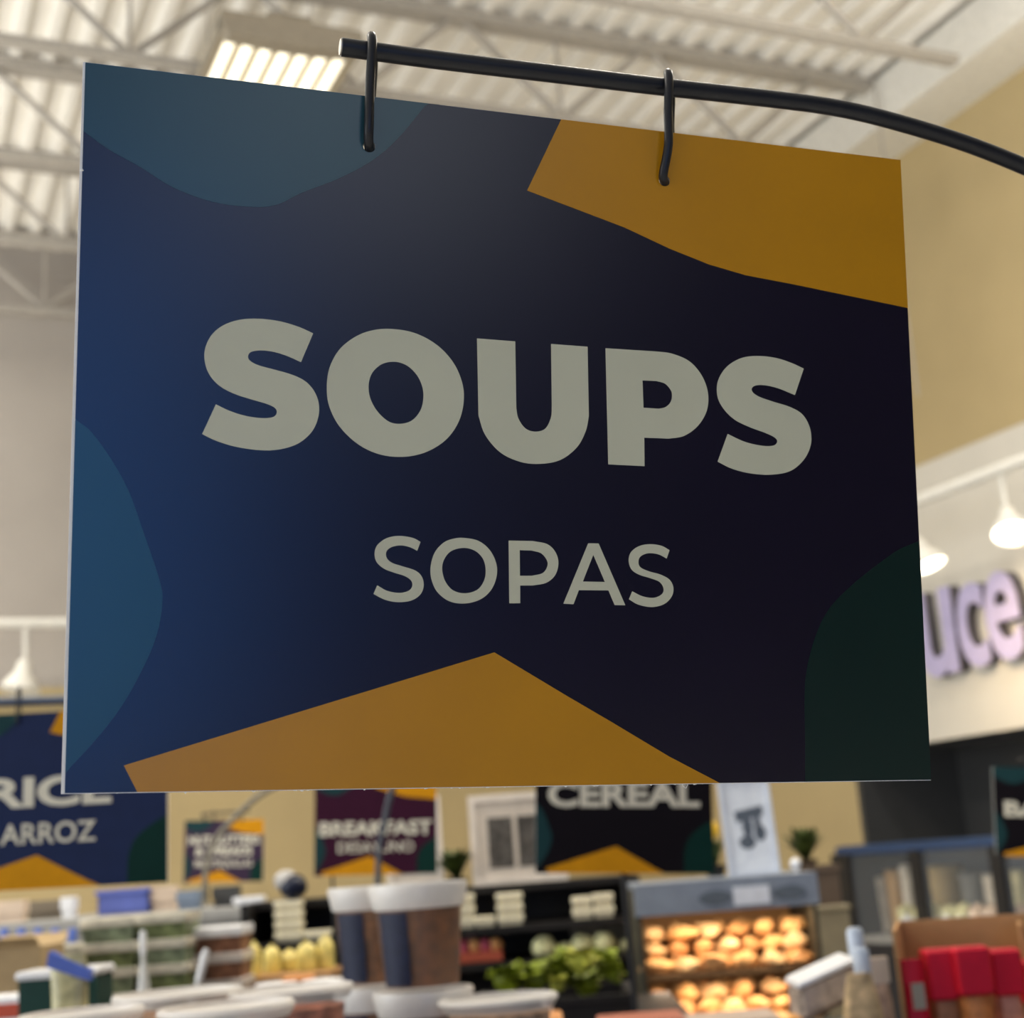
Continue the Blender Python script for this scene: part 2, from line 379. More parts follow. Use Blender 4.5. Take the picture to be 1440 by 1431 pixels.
s3 = path([C2([(260,70),(225,52),(165,43),(110,52),(67,82),(53,120),(62,160),(95,190),(140,208),(190,224),(218,245),(222,270),(205,290),(165,299),(110,290),(65,265)]), C2([(65,265),(48,304)]), C2([(48,304),(100,330),(160,341),(220,333),(260,305),(274,265),(265,225),(235,198),(180,180),(130,163),(107,140),(107,112),(130,93),(170,86),(210,93),(245,110)]), C2([(245,110),(260,70)])])
o3 = path(C2([(455,52),(520,65),(570,105),(600,165),(602,225),(578,285),(530,328),(460,347),(390,337),(335,295),(308,235),(306,175),(325,115),(365,72),(410,55)]), True)
o3i = path(C2([(455,97),(505,110),(540,145),(553,195),(545,245),(515,285),(460,301),(405,287),(370,245),(357,190),(368,145),(400,110)]), True)
p3 = path([C2([(656,64),(765,66)]), C2([(765,66),(830,80),(868,118),(880,168),(865,220),(825,254),(765,266)]), C2([(765,266),(708,266)]), C2([(708,266),(708,346)]), C2([(708,346),(659,346)]), C2([(659,346),(656,64)])])
p3i = path([C2([(706,107),(760,109)]), C2([(760,109),(805,123),(832,165),(812,208),(760,222)]), C2([(760,222),(707,222)]), C2([(707,222),(706,107)])])
a3 = C2([(1014,76),(1061,77),(1181,355),(1133,354),(1105,288),(972,287),(948,350),(902,348)]); a3i = C2([(1037,128),(1089,250),(990,248)])
s4 = path([C2([(1380,107),(1345,88),(1295,80),(1245,88),(1207,115),(1196,155),(1210,195),(1245,218),(1290,232),(1335,250),(1353,280),(1345,305),(1310,321),(1260,315),(1212,292)]), C2([(1212,292),(1197,328)]), C2([(1197,328),(1240,352),(1300,363),(1355,350),(1390,315),(1397,275),(1380,240),(1340,217),(1290,203),(1250,185),(1240,160),(1250,135),(1285,121),(1330,126),(1367,145)]), C2([(1367,145),(1380,107)])])

MS = bpy.data.objects.new('hanging_sign', None); C.objects.link(MS); MS.empty_display_size = .05
Zax = -Vn; Yax = -NN                                          # local x right, y away from camera, z up
Xax = Yax.cross(Zax).normalized(); Zax = Xax.cross(Yax).normalized()
org = PW[3]
MS.matrix_world = Matrix(((Xax.x, Yax.x, Zax.x, org.x), (Xax.y, Yax.y, Zax.y, org.y), (Xax.z, Yax.z, Zax.z, org.z), (0, 0, 0, 1)))
tag(MS, 'large navy soups sign with cream lettering hanging from the black arm in front', 'sign', 'hanging aisle signs')
def loc2(p):                                                   # world -> sign local x,z
    q = p-org; return q.dot(Xax), q.dot(Zax)
def face(px, py):
    v = ray(px, py); t = (PW[0]-CAM).dot(NN)/v.dot(NN); return loc2(CAM+v*t)
def un(uvp): p = PW[0]+Uv*uvp[0]+Vv*uvp[1]; return loc2(p)
def circ(c, r, n=14): return [(c[0]+r*math.cos(2*PI*i/n), c[1]+r*math.sin(2*PI*i/n)) for i in range(n)]
H1, H2 = face(519, 206), face(934, 254)
hr = .0026
rect = [un((0, 1)), un((1, 1)), un((1, 0)), un((0, 0))]
e1, e2 = circ(H1, hr), circ(H2, hr)
rectf = [(rect[0][0]-.0013, rect[0][1]-.0003), (rect[1][0], rect[1][1]-.0003), rect[2], (rect[3][0]-.0009, rect[3][1]+.0002)]
obj('foam_board', G().prism([rectf, e1, e2], 0, .0052), FOAM, MS, label='white foam board core')
obj('face_sheet', G().prism([rect, e1, e2], -.00015, 0), NAVY, MS, label='dark navy printed face')
def lay(name, lp, m, y=-.00025, holes=(), t_=.0001, label=None): return obj(name, G().prism([lp]+list(holes), y, y+t_), m, MS, label=label)
lay('printed_shape', [un(q) for q in SH_['t']], TEAL, holes=[e1], label='teal curved shape at top left')
lay('printed_shape', [un(q) for q in SH_['y']], PRINTY, holes=[e2], label='ochre yellow shape at top right')
lay('printed_shape', [un(q) for q in SH_['l']], TEAL, label='teal curved shape on left edge')
lay('printed_shape', [un(q) for q in SH_['g']], GREEN, label='dark green shape at bottom right')
lay('printed_shape', [un(q) for q in SH_['r']], PRINTY, label='ochre yellow peak shape at bottom')
for lp, h in ((S1, ()), (O1, (O1i,)), (U1, ()), (P1, (P1i,)), (S2, ()), (s3, ()), (o3, (o3i,)), (p3, (p3i,)), (a3, (a3i,)), (s4, ())):
    lay('letter', [face(*q) for q in lp], PRINTW, -.00028, [[face(*q) for q in k] for k in h])
# torn paper specks along the cut edges
g = G(); random.seed(3)
for k in range(70):
    if k < 38: x, z = un((random.random()*.8, 1)); c = (x, .001+random.random()*.003, z-.0002)
    else: x, z = un((0, random.random())); c = (x-.0002, .0+random.random()*.004, z)
    r = .0002+random.random()*.0004; g.blob(c, (r*1.6, r, r), .5, 5, 4, k)
e = obj('paper_fibres', g, FOAM, MS, label='white frayed paper fibres on the cut edge'); e['kind'] = 'stuff'
x, z = face(966, 1104); obj('paper_curl', G().tube([(x-.0016, .002, z+.0013), (x-.0012, .001, z-.0005), (x, .001, z-.0012), (x+.0012, .002, z+.0002), (x+.0008, .002, z+.0012)], .0001, 6), FOAM, MS)

# black arm with the two rings
def wp(px, py, back=0.0):
    v = ray(px, py); t = ((PW[0]-CAM).dot(NN)-back)/v.dot(NN); return CAM+v*t
arm = [(480, 66), (530, 73), (620, 85), (780, 104), (930, 122), (1030, 133), (1100, 141), (1160, 149), (1220, 161), (1300, 183), (1370, 206), (1440, 234), (1500, 262), (1580, 312), (1650, 372), (1710, 450), (1745, 540), (1760, 660)]
pts = [wp(*q, back=.004) for q in arm]; pts += [Vector((pts[-1].x, pts[-1].y, z)) for z in (1.6, 1.35, 1.115)]
AB = thing('sign_stand', 'black curved metal arm holding the soups sign', 'sign stand', 0, 0, 0, world=(pts[-1].x, pts[-1].y, 1.10)); AB.rotation_euler = (0, 0, 0)
base = Vector((pts[-1].x, pts[-1].y, 1.10))
obj('arm_tube', G().tube(cr([tuple(q-base) for q in pts], 4)+[pts[-1]-base], .0039, 16), BLACK, AB, True)
obj('base_plate', G().lathe([(.05, 0), (.05, .006), (.012, .010), (.008, .02)]), BLACK, AB, True)
e0 = pts[0]; dr = (pts[0]-pts[1]).normalized()
obj('tube_end', G().tube([e0+dr*.00005-base, e0+dr*.0006-base], .0034, 16), mat('bare_metal_end', (.5, .47, .42), .4, metal=.7), AB, True, label='bare metal tube end')
for (tx, ty), (hx, hy) in (((523, 54), (519, 206)), ((940, 105), (934, 254))):
    fr = .0085 if False else 0
    top = wp(tx, ty+4, back=.004); hole = wp(hx, hy, back=.0)
    dn = (hole-top)
    ring = thing('sign_ring', 'black hook ring through the %s hole of the soups sign' % ('left' if tx < 700 else 'right'), 'ring', 0, 0, 0, world=tuple(hole)); ring.rotation_euler = (0, 0, 0)
    Fn = NN
    Fn = CAM-top; Fn.z = 0; Fn.normalize()
    zv = Vector((0, 0, 1)); low = hole-top; low_f = .16
    bend = wp(941, 212) if tx > 700 else hole-low*low_f
    P_ = [top+zv*.0012, top+Fn*.0045-zv*.0005, top+Fn*.0062-zv*.006, top.lerp(bend, .55)+Fn*.0062, bend+Fn*.0060, hole+Fn*.0035+zv*.0018, hole+Fn*.0005-zv*.0002,
          hole-Fn*.006-zv*.0002, hole-Fn*.0095+zv*.004, bend-Fn*.0105, top.lerp(bend, .5)-Fn*.0105, top-Fn*.009-zv*.006, top-Fn*.0055-zv*.0005]
    P_ = [p_-hole for p_ in P_]; q = P_; sm = []
    for i in range(len(q)):
        a, b, c, d = q[i-1], q[i], q[(i+1) % len(q)], q[(i+2) % len(q)]
        for k in range(4):
            t = k/4; sm.append(.5*((2*b)+(c-a)*t+(2*a-5*b+4*c-d)*t*t+(3*b-a-3*c+d)*t**3))
    obj('ring_wire', G().tube(sm, .0020, 12, closed=True), BLACK, ring, True)
cd.dof.focus_distance = ((PW[0]+PW[2])/2-CAM).dot(fw)

def bg_sign(lab, x0, x1, yt, yb, d, base_m, lines, skew=0, tilt=0, sides=(TEALF, GREENF)):
    a0, zt_ = Q(x0, yt, d); a1, _ = Q(x1, yt, d); ac, zb_ = Q((x0+x1)/2, yb, d); _, zt_ = Q((x0+x1)/2, yt, d)
    W, H_ = a1-a0, zt_-zb_
    t = thing('hanging_sign', lab, 'sign', a0+W/2, d, zb_, skew, 'hanging aisle signs')
    t.rotation_euler = (0, tilt, -YAW+skew)
    def m2(l): return [((u_-.5)*W, (1-v_)*H_) for u_, v_ in l]
    obj('foam_board', G().prism([m2([(0, 1), (1, 1), (1, 0), (0, 0)])], 0, .005), FOAM, t)
    obj('face_sheet', G().prism([m2([(0, 1), (1, 1), (1, 0), (0, 0)])], -.0006, -.0001), base_m, t)
    for k, mm in (('t', sides[0]), ('y', YELF), ('l', sides[0]), ('g', sides[1]), ('r', YELF)):
        obj('printed_shape', G().prism([m2(SH_[k])], -.0014, -.0008), mm, t)
    for s_, v_, wf, hf, bold in lines:
        text_obj('lettering', s_, H_*hf*1.37, WHITEF, t, 0, (1-v_)*H_, -.0018, off=H_*hf*bold, ext=.0002, width=W*wf)
    for k in (.36, .72):                                        # wire rings up to the arm
        x = (k-.5)*W; obj('ring_wire', G().tube([(x, -.004, H_*.95), (x, -.006, H_+.0), (x, -.004, H_+.035), (x, .005, H_+.042), (x, .011, H_+.03), (x, .010, H_*.95), (x, .003, H_*.93)], .0018, 6, closed=True), BLACK, t, True)
    return t, a0+W/2, zt_, W
def holder(lab, S, px=None, z0=0.0, r=.006):           # bar through the rings and a pole behind the sign
    t, ac, zt_, W = S; sgn = t.location; d0 = sgn.dot(HF)+.055; H_ = zt_-sgn.z
    a = ac if px is None else Q(px, 1200, d0)[0]
    st = thing('sign_stand', lab, 'sign stand', a, d0, z0, 0)
    zb = zt_+.030-z0; y = -.051; x0, x1 = ac-a-.22*W, ac-a+.36*W
    obj('cross_bar', G().tube([(x0, y, zb), (x1, y, zb)], r*.8, 8), BLACK, st, True)
    obj('pole', G().tube([(0, 0, 0), (0, 0, zb-.05), (0, -.012, zb-.015), (0, -.05, zb)], r, 8), BLACK, st, True)
    obj('base_plate', G().lathe([(.06, 0), (.06, .006), (.012, .009), (.01, .02)], n=16), BLACK, st, True)
S_R = bg_sign('navy rice sign with cream lettering at the left edge', -98, 231, 1001, 1249, 2.3, mat('printed_blue', (.011, .021, .072), .5, .15), [('RICE', .455, .53, .165, .05), ('ARROZ', .69, .40, .12, .015)], skew=.0, tilt=.02)
S_N = bg_sign('small dark sign with two lines of cream lettering left of the breakfast sign', 256, 367, 1153, 1240, 6.3, mat('printed_plum', (.03, .012, .04), .5, .3), [('NUT BUTTERS', .32, .90, .14, .05), ('& SPREADS', .50, .72, .14, .05), ('MANTEQUILLAS', .71, .72, .12, .015)], tilt=.05)
S_B = bg_sign('maroon breakfast sign with cream lettering left of the white frames', 436, 607, 1092, 1230, 4.4, MAROON, [('BREAKFAST', .53, .92, .14, .05), ('DESAYUNO', .72, .62, .11, .015)], tilt=.05)
S_C = bg_sign('black cereal sign with cream lettering below the soups sign', 738, 985, 1030, 1229, 3.0, INK, [('CEREAL', .445, .86, .175, .05)], skew=.03, tilt=.075)
S_K = bg_sign('dark sign with white edge at the right edge beside the counter', 1385, 1560, 1080, 1207, 4.4, INK, [('BAKERY', .47, .84, .17, .05), ('PAN', .72, .45, .12, .015)], skew=-.12, tilt=.1)
holder('thin black stand behind the small dark sign', S_N, px=290, z0=0)
holder('thin black stand beside the navy ball holding the breakfast sign', S_B, px=466, r=.004)
holder('thin black stand behind the cereal sign', S_C, z0=1.16)
holder('thin black stand behind the sign at the right edge', S_K, px=1470, z0=0)

def pole(lab, pix, d, r=.008, z0=0.0, m=None):
    P_ = []
    for px, py in pix: a, z = Q(px, py, d); P_.append((a, z))
    t = thing('sign_stand', lab, 'sign stand', P_[0][0], d, z0)
    A0 = P_[0][0]; q = [(0, 0, 0), (0, 0, P_[0][1]-z0)]+[(a-A0, 0, z-z0) for a, z in P_[1:]]
    q = [Vector(k) for k in q]
    obj('arm_tube', G().tube([q[0]]+cr(q[1:], 4)+[q[-1]], r, 8), m or BLACK, t, True)
    obj('base_plate', G().lathe([(.045, 0), (.045, .006), (.02, .01), (.013, .02)], n=16), m or BLACK, t, True)
POLE = mat('grey_pole_paint', (.20, .18, .14), .5)
pole('thin grey bent pole in front of the small dark sign', [(286, 1300), (287, 1250), (297, 1190), (330, 1150), (350, 1130), (378, 1110), (420, 1092), (470, 1082), (560, 1078)], 5.6, .011, z0=1.42, m=POLE)
pole('slim dark bent pole in front of the breakfast sign', [(530, 1290), (533, 1200), (540, 1160), (550, 1115), (570, 1065), (640, 1010)], 3.9, .008, m=mat('blue_grey_pole', (.06, .07, .09), .4))
pole('dark arm along the top of the rice sign', [(-300, 1200), (-298, 1080), (-270, 1020), (-200, 996), (-100, 990), (0, 988), (120, 984), (235, 976)], 2.304, .005, m=mat('navy_pole', (.03, .05, .10), .4))

# ------------------------------------------------------------------ tables that carry the goods
def table(name, lab, cat, a0, a1, d0, d1, z, m, leg=True, thick=.04, col=BLACK):
    t = thing(name, lab, cat, (a0+a1)/2, (d0+d1)/2, 0); w, h = (a1-a0)/2, (d1-d0)/2
    obj('table_top', G().rbox(-w, w, -h, h, z-thick, z, .006), m, t)
    obj('front_panel', G().box(-w+.02, w-.02, -h+.02, -h+.04, .1, z-thick), col, t)
    for sx in (-1, 1):
        for sy in (-1, 1): obj('leg', G().box(sx*(w-.05)-.025, sx*(w-.05)+.025, sy*(h-.08)-.025, sy*(h-.08)+.025, 0, z-thick), col, t)
    return t
table('display_table', 'long black display table under the soup tubs', 'table', -1.0, 1.25, 1.35, 2.75, 1.10, BLACKP)
table('display_table', 'black display table under the stacked salad packs', 'table', -1.75, -.42, 3.05, 4.35, 1.17, BLACKP)
table('produce_table', 'black produce table under the green lettuce', 'table', -.30, .30, 3.0, 3.85, 1.16, BLACKP)

# --- soup tubs
def tub(lab, grp, a, d, z, r=.058, h=.127, fill=(.15, .052, .012), label_m=None, first=True, rot=0, fillh=.78, name='soup_tub', lh=.030):
    t = thing(name, lab, 'tub', a, d, z, rot, grp)
    obj('tub_body', G().lathe([(r*.80, 0), (r*.82, .004), (r*.97, h-.012), (r*.96, h-.012), (r*.80, .006)], n=28), CLEAR, t, True)
    fm = mat('soup_%s' % '_'.join(str(int(c*100)) for c in fill), fill, .5, .4, var=.45, scale=60)
    obj('contents', G().lathe([(r*.78, .005), (r*.80+(r*.15)*fillh, h*fillh), (r*.3, h*fillh+.004), (.001, h*fillh+.004)], n=24), fm, t, True)
    obj('lid', G().lathe([(r*.975, h-lh), (r*1.0, h-lh*.9), (r*1.085, h-.004), (r*1.06, h), (r*.95, h), (r*.93, h-.004), (.001, h-.004)], n=28, cap=False), FROST, t, True)
    if label_m:
        for ang, hw in ((-PI/2-.62, .42),):
            g = G(); n = 8; vs = []
            for z_ in (h*.06, h*.74):
                rr = r*(.82+.15*z_/h)+.0012
                for i in range(n+1): an = ang-hw+2*hw*i/n; vs.append((rr*math.cos(an), rr*math.sin(an), z_))
            g.add(vs, [(i, i+1, n+2+i, n+1+i) for i in range(n)]); obj('paper_label', g, label_m, t, True, label='navy blue paper label')
    return t
LBL = mat('navy_label', (.006, .010, .036), .5, var=.25, scale=80)
def at(px, py, d): return Q(px, py, d)
LT = .127
def tub_stack(px, d, n, labs, **k):
    a, _ = Q(px, 1300, d)
    for i in range(n): tub(labs[i], 'soup tubs on the display table', a, d, 1.10+i*LT, label_m=LBL, **k)
tub_stack(590, 1.93, 3, ['brown soup tub at the bottom of the right stack', 'brown soup tub second from top of the tall stack', 'brown soup tub with navy label on top of the tall stack'])
tub_stack(529, 2.05, 3, ['brown soup tub at the bottom of the rear left stack', 'brown soup tub in the middle of the rear left stack', 'brown soup tub with navy label topmost behind the tall stack'], fill=(.20, .08, .025))
def low(px, d, ztop, lab, fill, r=.066, n=0, grp='wide lidded tubs beside the soup stack'):
    a, _ = Q(px, 1400, d)
    h = .085; k = 0; z = 1.10
    nn = max(1, round((ztop-1.10)/h)); h = (ztop-1.10)/nn
    for i in range(nn):
        tub(lab if i == nn-1 else lab.replace('topmost', ['lowest', 'second lowest', 'third lowest', 'fourth'][i]), grp, a, d, 1.10+i*h, r=r, h=h, fill=fill, fillh=.78, name='deli_tub', lh=.014)
low(250, 1.72, 1.387, 'topmost wide white lidded tub with peach contents left of the pair', (.55, .33, .2))
low(407, 1.72, 1.382, 'topmost wide white lidded tub with pink contents beside the soup stack', (.5, .2, .13))
low(700, 1.85, 1.345, 'topmost lidded tub with pale contents right of the soup stack', (.45, .3, .2))
low(115, 1.50, 1.390, 'topmost white lidded tub with orange rim at the lower left', (.6, .3, .12), r=.055)
low(318, 1.47, 1.388, 'topmost white lidded tub in front of the peach and pink pair', (.6, .28, .12), r=.06)

# --- salad packs
PK = [mat('salad_green', (.15, .18, .075), .5, var=.6, scale=40), mat('salad_grey_green', (.20, .24, .15), .5, var=.5, scale=40)]
PLID = mat('pack_film', (.56, .52, .42), .3, .5, var=.3, scale=25)
def pack(lab, grp, a, d, z, w, h, dep, m, lid=PLID, name='salad_pack', rot=0):
    t = thing(name, lab, 'pack', a, d, z, rot, grp)
    g = G(); k = .90
    b0 = [(-w/2*k, -dep/2*k), (w/2*k, -dep/2*k), (w/2*k, dep/2*k), (-w/2*k, dep/2*k)]; b1 = [(x/k, y/k) for x, y in b0]
    g.add([(x, y, 0) for x, y in b0]+[(x, y, h*.6) for x, y in b1], [(3, 2, 1, 0), (0, 1, 5, 4), (1, 2, 6, 5), (2, 3, 7, 6), (3, 0, 4, 7), (4, 5, 6, 7)])
    obj('tray', g, m, t); obj('film_lid', G().rbox(-w/2-.003, w/2+.003, -dep/2-.003, dep/2+.003, h*.60, h*.985, .003), lid, t)
    return t
h = .0545
for ci, (px, d, rows, w, dz) in enumerate(((88, 3.55, 4, .115, 0), (163, 3.5, 5, .118, 0), (237, 3.5, 5, .112, 0))):
    a, _ = Q(px, 1350, d)
    for i in range(rows):
        pack('greyish green salad pack, %s of the %s stack' % (['lowest', 'second from below', 'third from below', 'fourth from below', 'topmost'][i], ['left', 'middle', 'right'][ci]),
             'stacked salad packs', a+random.uniform(-.003, .003), d, 1.17+i*h, w, h, .14, PK[(i+ci) % 2])
BR = mat('cooked_meat', (.26, .12, .07), .5, var=.6, scale=30)
a, _ = Q(312, 1350, 3.6)
for i in range(4):
    pack('brown pack with pale film right of the salad packs, %s' % ['lowest', 'second from below', 'third from below', 'topmost'][i], 'stacked brown packs', a, 3.6, 1.17+i*.058, .12, .058, .14, BR,
         lid=mat('pale_film', (.62, .55, .5), .3, .5) if i < 3 else LIDW, name='brown_pack')
# yellow bags on a kraft riser
a0, _ = Q(352, 1360, 4.0); a1, zt_ = Q(470, 1362, 4.0)
t = thing('riser_crate', 'brown kraft riser crate under the yellow bags', 'crate', (a0+a1)/2, 4.0, 1.17)
wz = zt_-1.17; wd = (a1-a0)/2
obj('crate_body', G().box(-wd, wd, -.12, .12, 0, wz-.004), KRAFT, t); obj('crate_rim', G().box(-wd-.004, wd+.004, -.124, .124, wz-.012, wz), KRAFT, t)
YB_ = mat('yellow_film', (.72, .58, .16), .35, .5, var=.4, scale=40)
def bag(lab, grp, a, d, z, w, h, m, cat='bag', name='bag', dep=None, tie=None, rot=0, seed=0, top=.35, parts=None):
    t = thing(name, lab, cat, a, d, z, rot, grp); dep = dep or w*.55; g = G(); n = 14
    prof = [(.0, .80), (.05, .98), (.3, 1.0), (.6, .95), (.8, .80), (.93, top+.12), (1, top)]
    vs = []; fs = []
    for j, (zz_, k) in enumerate(prof):
        fl = 1-.75*max(0, (zz_-.6)/.4)
        for i in range(n):
            an = 2*PI*i/n; e = 1+.10*noise.noise(Vector((math.cos(an)*2+seed, math.sin(an)*2, zz_*3)))
            cx_, sy_ = math.cos(an), math.sin(an)
            sq = 1/max(abs(cx_), abs(sy_))**.45
            vs.append((cx_*w/2*k*e*sq*.9, sy_*dep/2*k*e*fl*sq*.9, zz_*h))
    for j in range(len(prof)-1):
        for i in range(n): i2 = (i+1) % n; fs.append((j*n+i, j*n+i2, j*n+n+i2, j*n+n+i))
    fs += [tuple(range(n-1, -1, -1)), tuple((len(prof)-1)*n+i for i in range(n))]
    obj('bag_body', g.add(vs, fs), m, t, True)
    if tie: obj('bag_seal', G().rbox(-w/2*top*1.3, w/2*top*1.3, -.004, .004, h*.96, h*1.12, .002), tie, t)
    if parts: parts(t, w, h, dep)
    return t
for i, (px, wpx, hpx, dd) in enumerate(((358, 20, 46, -.06), (383, 26, 38, .02), (408, 26, 30, .05), (432, 32, 40, .0), (459, 26, 46, .02))):
    a, _ = Q(px, 1360, 4.0+dd)
    bag(['tall pale yellow bag at the left end of the yellow row', 'yellow pointed bag, second from left in the yellow row', 'low yellow bag, third in the yellow row', 'yellow bag, fourth in the yellow row', 'bright yellow pointed bag at the right end beside the soup stack'][i],
        'yellow bags on the riser', a, 4.0+dd, zt_, wpx/2100*4, hpx/2100*4, YB_, seed=i, top=.12, dep=.06, name='yellow_bag')
def dark_tub(px, py, d, lab, w=.06, z0=1.17, h=.09, m=None, grp=None):
    a, _ = Q(px, py, d); t = thing('sauce_tub', lab, 'tub', a, d, z0, 0, grp)
    obj('tub_body', G().lathe([(w*.42, 0), (w*.5, h*.85), (w*.49, h*.85)], n=16), m or mat('dark_teal_plastic', (.008, .05, .05), .4), t, True)
    obj('lid', G().lathe([(w*.5, h*.82), (w*.53, h*.84), (w*.53, h*.98), (w*.48, h)], n=16), LIDW, t, True)
dark_tub(388, 1360, 3.3, 'dark tub with white lid between the orange boxes', .085, h=.115)
dark_tub(453, 1360, 3.3, 'dark tub with white lid left of the soup stack', .085, h=.115)
a, _ = Q(420, 1370, 3.35); t = thing('orange_carton', 'orange brown carton between two dark tubs', 'carton', a, 3.35, 1.17)
OR = mat('orange_board', (.55, .22, .07), .6); obj('carton_body', G().rbox(-.03, .03, -.03, .03, 0, .11, .003), OR, t); obj('carton_lid', G().rbox(-.032, .032, -.032, .032, .11, .122, .003), OR, t)
# left foreground: green boxes, yellow bag with blue top
DG = mat('dark_green_card', (.006, .045, .035), .5)
a, z = Q(93, 1372, 2.32); t = thing('green_box', 'dark green box with white lid behind the pale yellow bag', 'box', a, 2.32, 1.10); hh_ = z-1.10; w = .058
obj('box_body', G().box(-w, w, -.04, .04, 0, hh_), DG, t); obj('box_lid', G().rbox(-w-.004, w+.004, -.045, .045, hh_, hh_+.012, .003), LIDW, t)
a, z = Q(98, 1352, 2.15)
def blue_top(t, w, h, dep): obj('bag_header', G().prism([[(-w*.44, h*.955), (w*.46, h*.885), (w*.46, h*.93), (-w*.38, h*1.02)]], -dep*.3, dep*.2), mat('blue_header', (.10, .16, .55), .5), t, label='blue header card')
bag('pale yellow bag with blue header between dark green boxes', None, a, 2.15, 1.10, .066, z-1.10+.01, mat('pale_yellow_film', (.55, .50, .26), .3, .5, var=.4, scale=50), top=.75, parts=blue_top, dep=.04, name='snack_bag')
# red and white cartons at the far left
RW = mat('red_print', (.55, .09, .05), .5)
for i in range(3):
    a, _ = Q(12, 1400, 2.6); t = thing('red_white_carton', 'white carton with red band in the left edge stack, %s' % ['lowest', 'middle', 'topmost'][i], 'carton', a, 2.6, 1.10+i*.082, 0, 'red and white cartons')
    obj('carton_body', G().rbox(-.05, .05, -.04, .04, 0, .080, .003), LIDW, t); obj('red_band', G().box(-.0505, .0505, -.0408, .0408, .045, .068), RW, t, label='red band')
a, z = Q(25, 1330, 3.3); t = thing('cardboard_box', 'tan cardboard box behind the red and white cartons', 'box', a, 3.3, 1.17)
obj('box_body', G().box(-.075, .075, -.08, .08, 0, z-1.17), mat('tan_board', (.45, .32, .17), .8), t)
for s_ in (-1, 1): obj('box_flap', G().add([(-.075, s_*.08, z-1.17), (.075, s_*.08, z-1.17), (.075, s_*.115, z-1.15), (-.075, s_*.115, z-1.15)], [(0, 1, 2, 3)]), mat('tan_board', (0, 0, 0)), t)
# row of small blue caps on white bottles behind
for i in range(6):
    px = 6+i*24; d = 4.05; a, z = Q(px, 1309, d)
    t = thing('small_bottle', 'small clear bottle with blue cap, number %s from the left in the capped row' % ['one', 'two', 'three', 'four', 'five', 'six'][i], 'bottle', a, d, 1.17, 0, 'blue capped bottles behind the salad packs')
    hh_ = z-1.17
    obj('bottle_body', G().lathe([(.018, 0), (.020, .01), (.020, hh_*.75), (.009, hh_*.88), (.009, hh_*.9)], n=14), mat('milky_plastic', (.55, .52, .45), .3), t, True)
    obj('bottle_cap', G().lathe([(.011, hh_*.88), (.011, hh_+.004), (.009, hh_+.008)], n=12), mat('blue_cap', (.12, .20, .60), .4), t, True)
def sprayer(px, ytop, d, lab, tilt=0, z0=1.17, s=1.0):
    a, z = Q(px, ytop, d); H_ = z-z0; t = thing('white_bottle', lab, 'bottle', a, d, z0); t.rotation_euler = (0, tilt, -YAW)
    obj('bottle_body', G().lathe([(.022*s, 0), (.024*s, .01), (.024*s, H_*.55), (.010*s, H_*.75), (.010*s, H_*.8)], n=16), mat('pearl_plastic', (.68, .68, .66), .25, .6), t, True)
    obj('bottle_cap', G().lathe([(.012*s, H_*.8), (.013*s, H_*.82), (.013*s, H_*.97), (.009*s, H_)], n=14), LIDW, t, True)
sprayer(201, 1308, 3.25, 'slim white bottle standing before the salad packs', s=.5)
sprayer(230, 1330, 2.9, 'leaning white bottle with bluish cap behind the lidded tubs', tilt=.28, z0=1.10, s=.55)
# --- grey counter at the back left, blue crates
t = table('counter', 'long grey counter behind the salad packs', 'counter', *(Q(-60, 1275, 5.2)[0], Q(372, 1275, 5.2)[0]), 5.0, 5.8, 1.42, GREYM, col=GREYM)
def crate(lab, px0, px1, yt, yb, d, m, z0=1.42, cat='crate', name='blue_crate', grp=None, dep=.2):
    a0, zt_ = Q(px0, yt, d); a1, _ = Q(px1, yt, d); _, zt_ = Q((px0+px1)/2, yt, d); w = (a1-a0)/2; h_ = zt_-z0
    t = thing(name, lab, cat, (a0+a1)/2, d, z0, 0, grp)
    g = G(); k = .92
    for x0_, x1_, y0_, y1_ in ((-w, w, -dep/2, -dep/2+.01), (-w, w, dep/2-.01, dep/2), (-w, -w+.01, -dep/2, dep/2), (w-.01, w, -dep/2, dep/2)): g.box(x0_, x1_, y0_, y1_, 0, h_)
    g.box(-w, w, -dep/2, dep/2, 0, .01); obj('crate_body', g, m, t)
    g = G()
    for s_ in (-1, 1): g.box(-w-.006, w+.006, s_*dep/2-.008, s_*dep/2+.008, h_-.012, h_+.002); g.box(s_*w-.008, s_*w+.008, -dep/2, dep/2, h_-.012, h_+.002)
    obj('crate_rim', g, m, t); return t
BLU = mat('periwinkle_plastic', (.13, .17, .52), .5)
crate('periwinkle blue crate on the grey counter under the rice sign', 149, 218, 1250, 1275, 5.3, BLU)
def carton(lab, px, d, z0, wpx, hpx, m, name='cream_carton', cat='carton', grp=None, dep=.06, rot=0, y=1300):
    a, _ = Q(px, y, d); w = wpx/2100*d/2; h_ = hpx/2100*d; t = thing(name, lab, cat, a, d, z0, rot, grp)
    obj('carton_body', G().rbox(-w*.93, w*.93, -dep/2+.005, dep/2-.005, 0, h_*.7, .002), m, t); obj('carton_lid', G().rbox(-w-.002, w+.002, -dep/2-.002, dep/2+.002, h_*.36, h_*.95, .002), m, t)
    return t
CRM = mat('cream_card', (.90, .80, .58), .6, var=.15, scale=60)
carton('cream carton on the grey counter right of the blue crate', 233, 5.25, 1.42, 34, 34, mat('pale_pink_card', (.70, .55, .42), .6))
carton('white and red carton on the grey counter at the left edge', 14, 5.2, 1.42, 44, 30, mat('pale_pink_card', (0,0,0)))
carton('clear white jar shaped carton on the grey counter left of the blue crate', 98, 5.1, 1.42, 16, 30, LIDW)
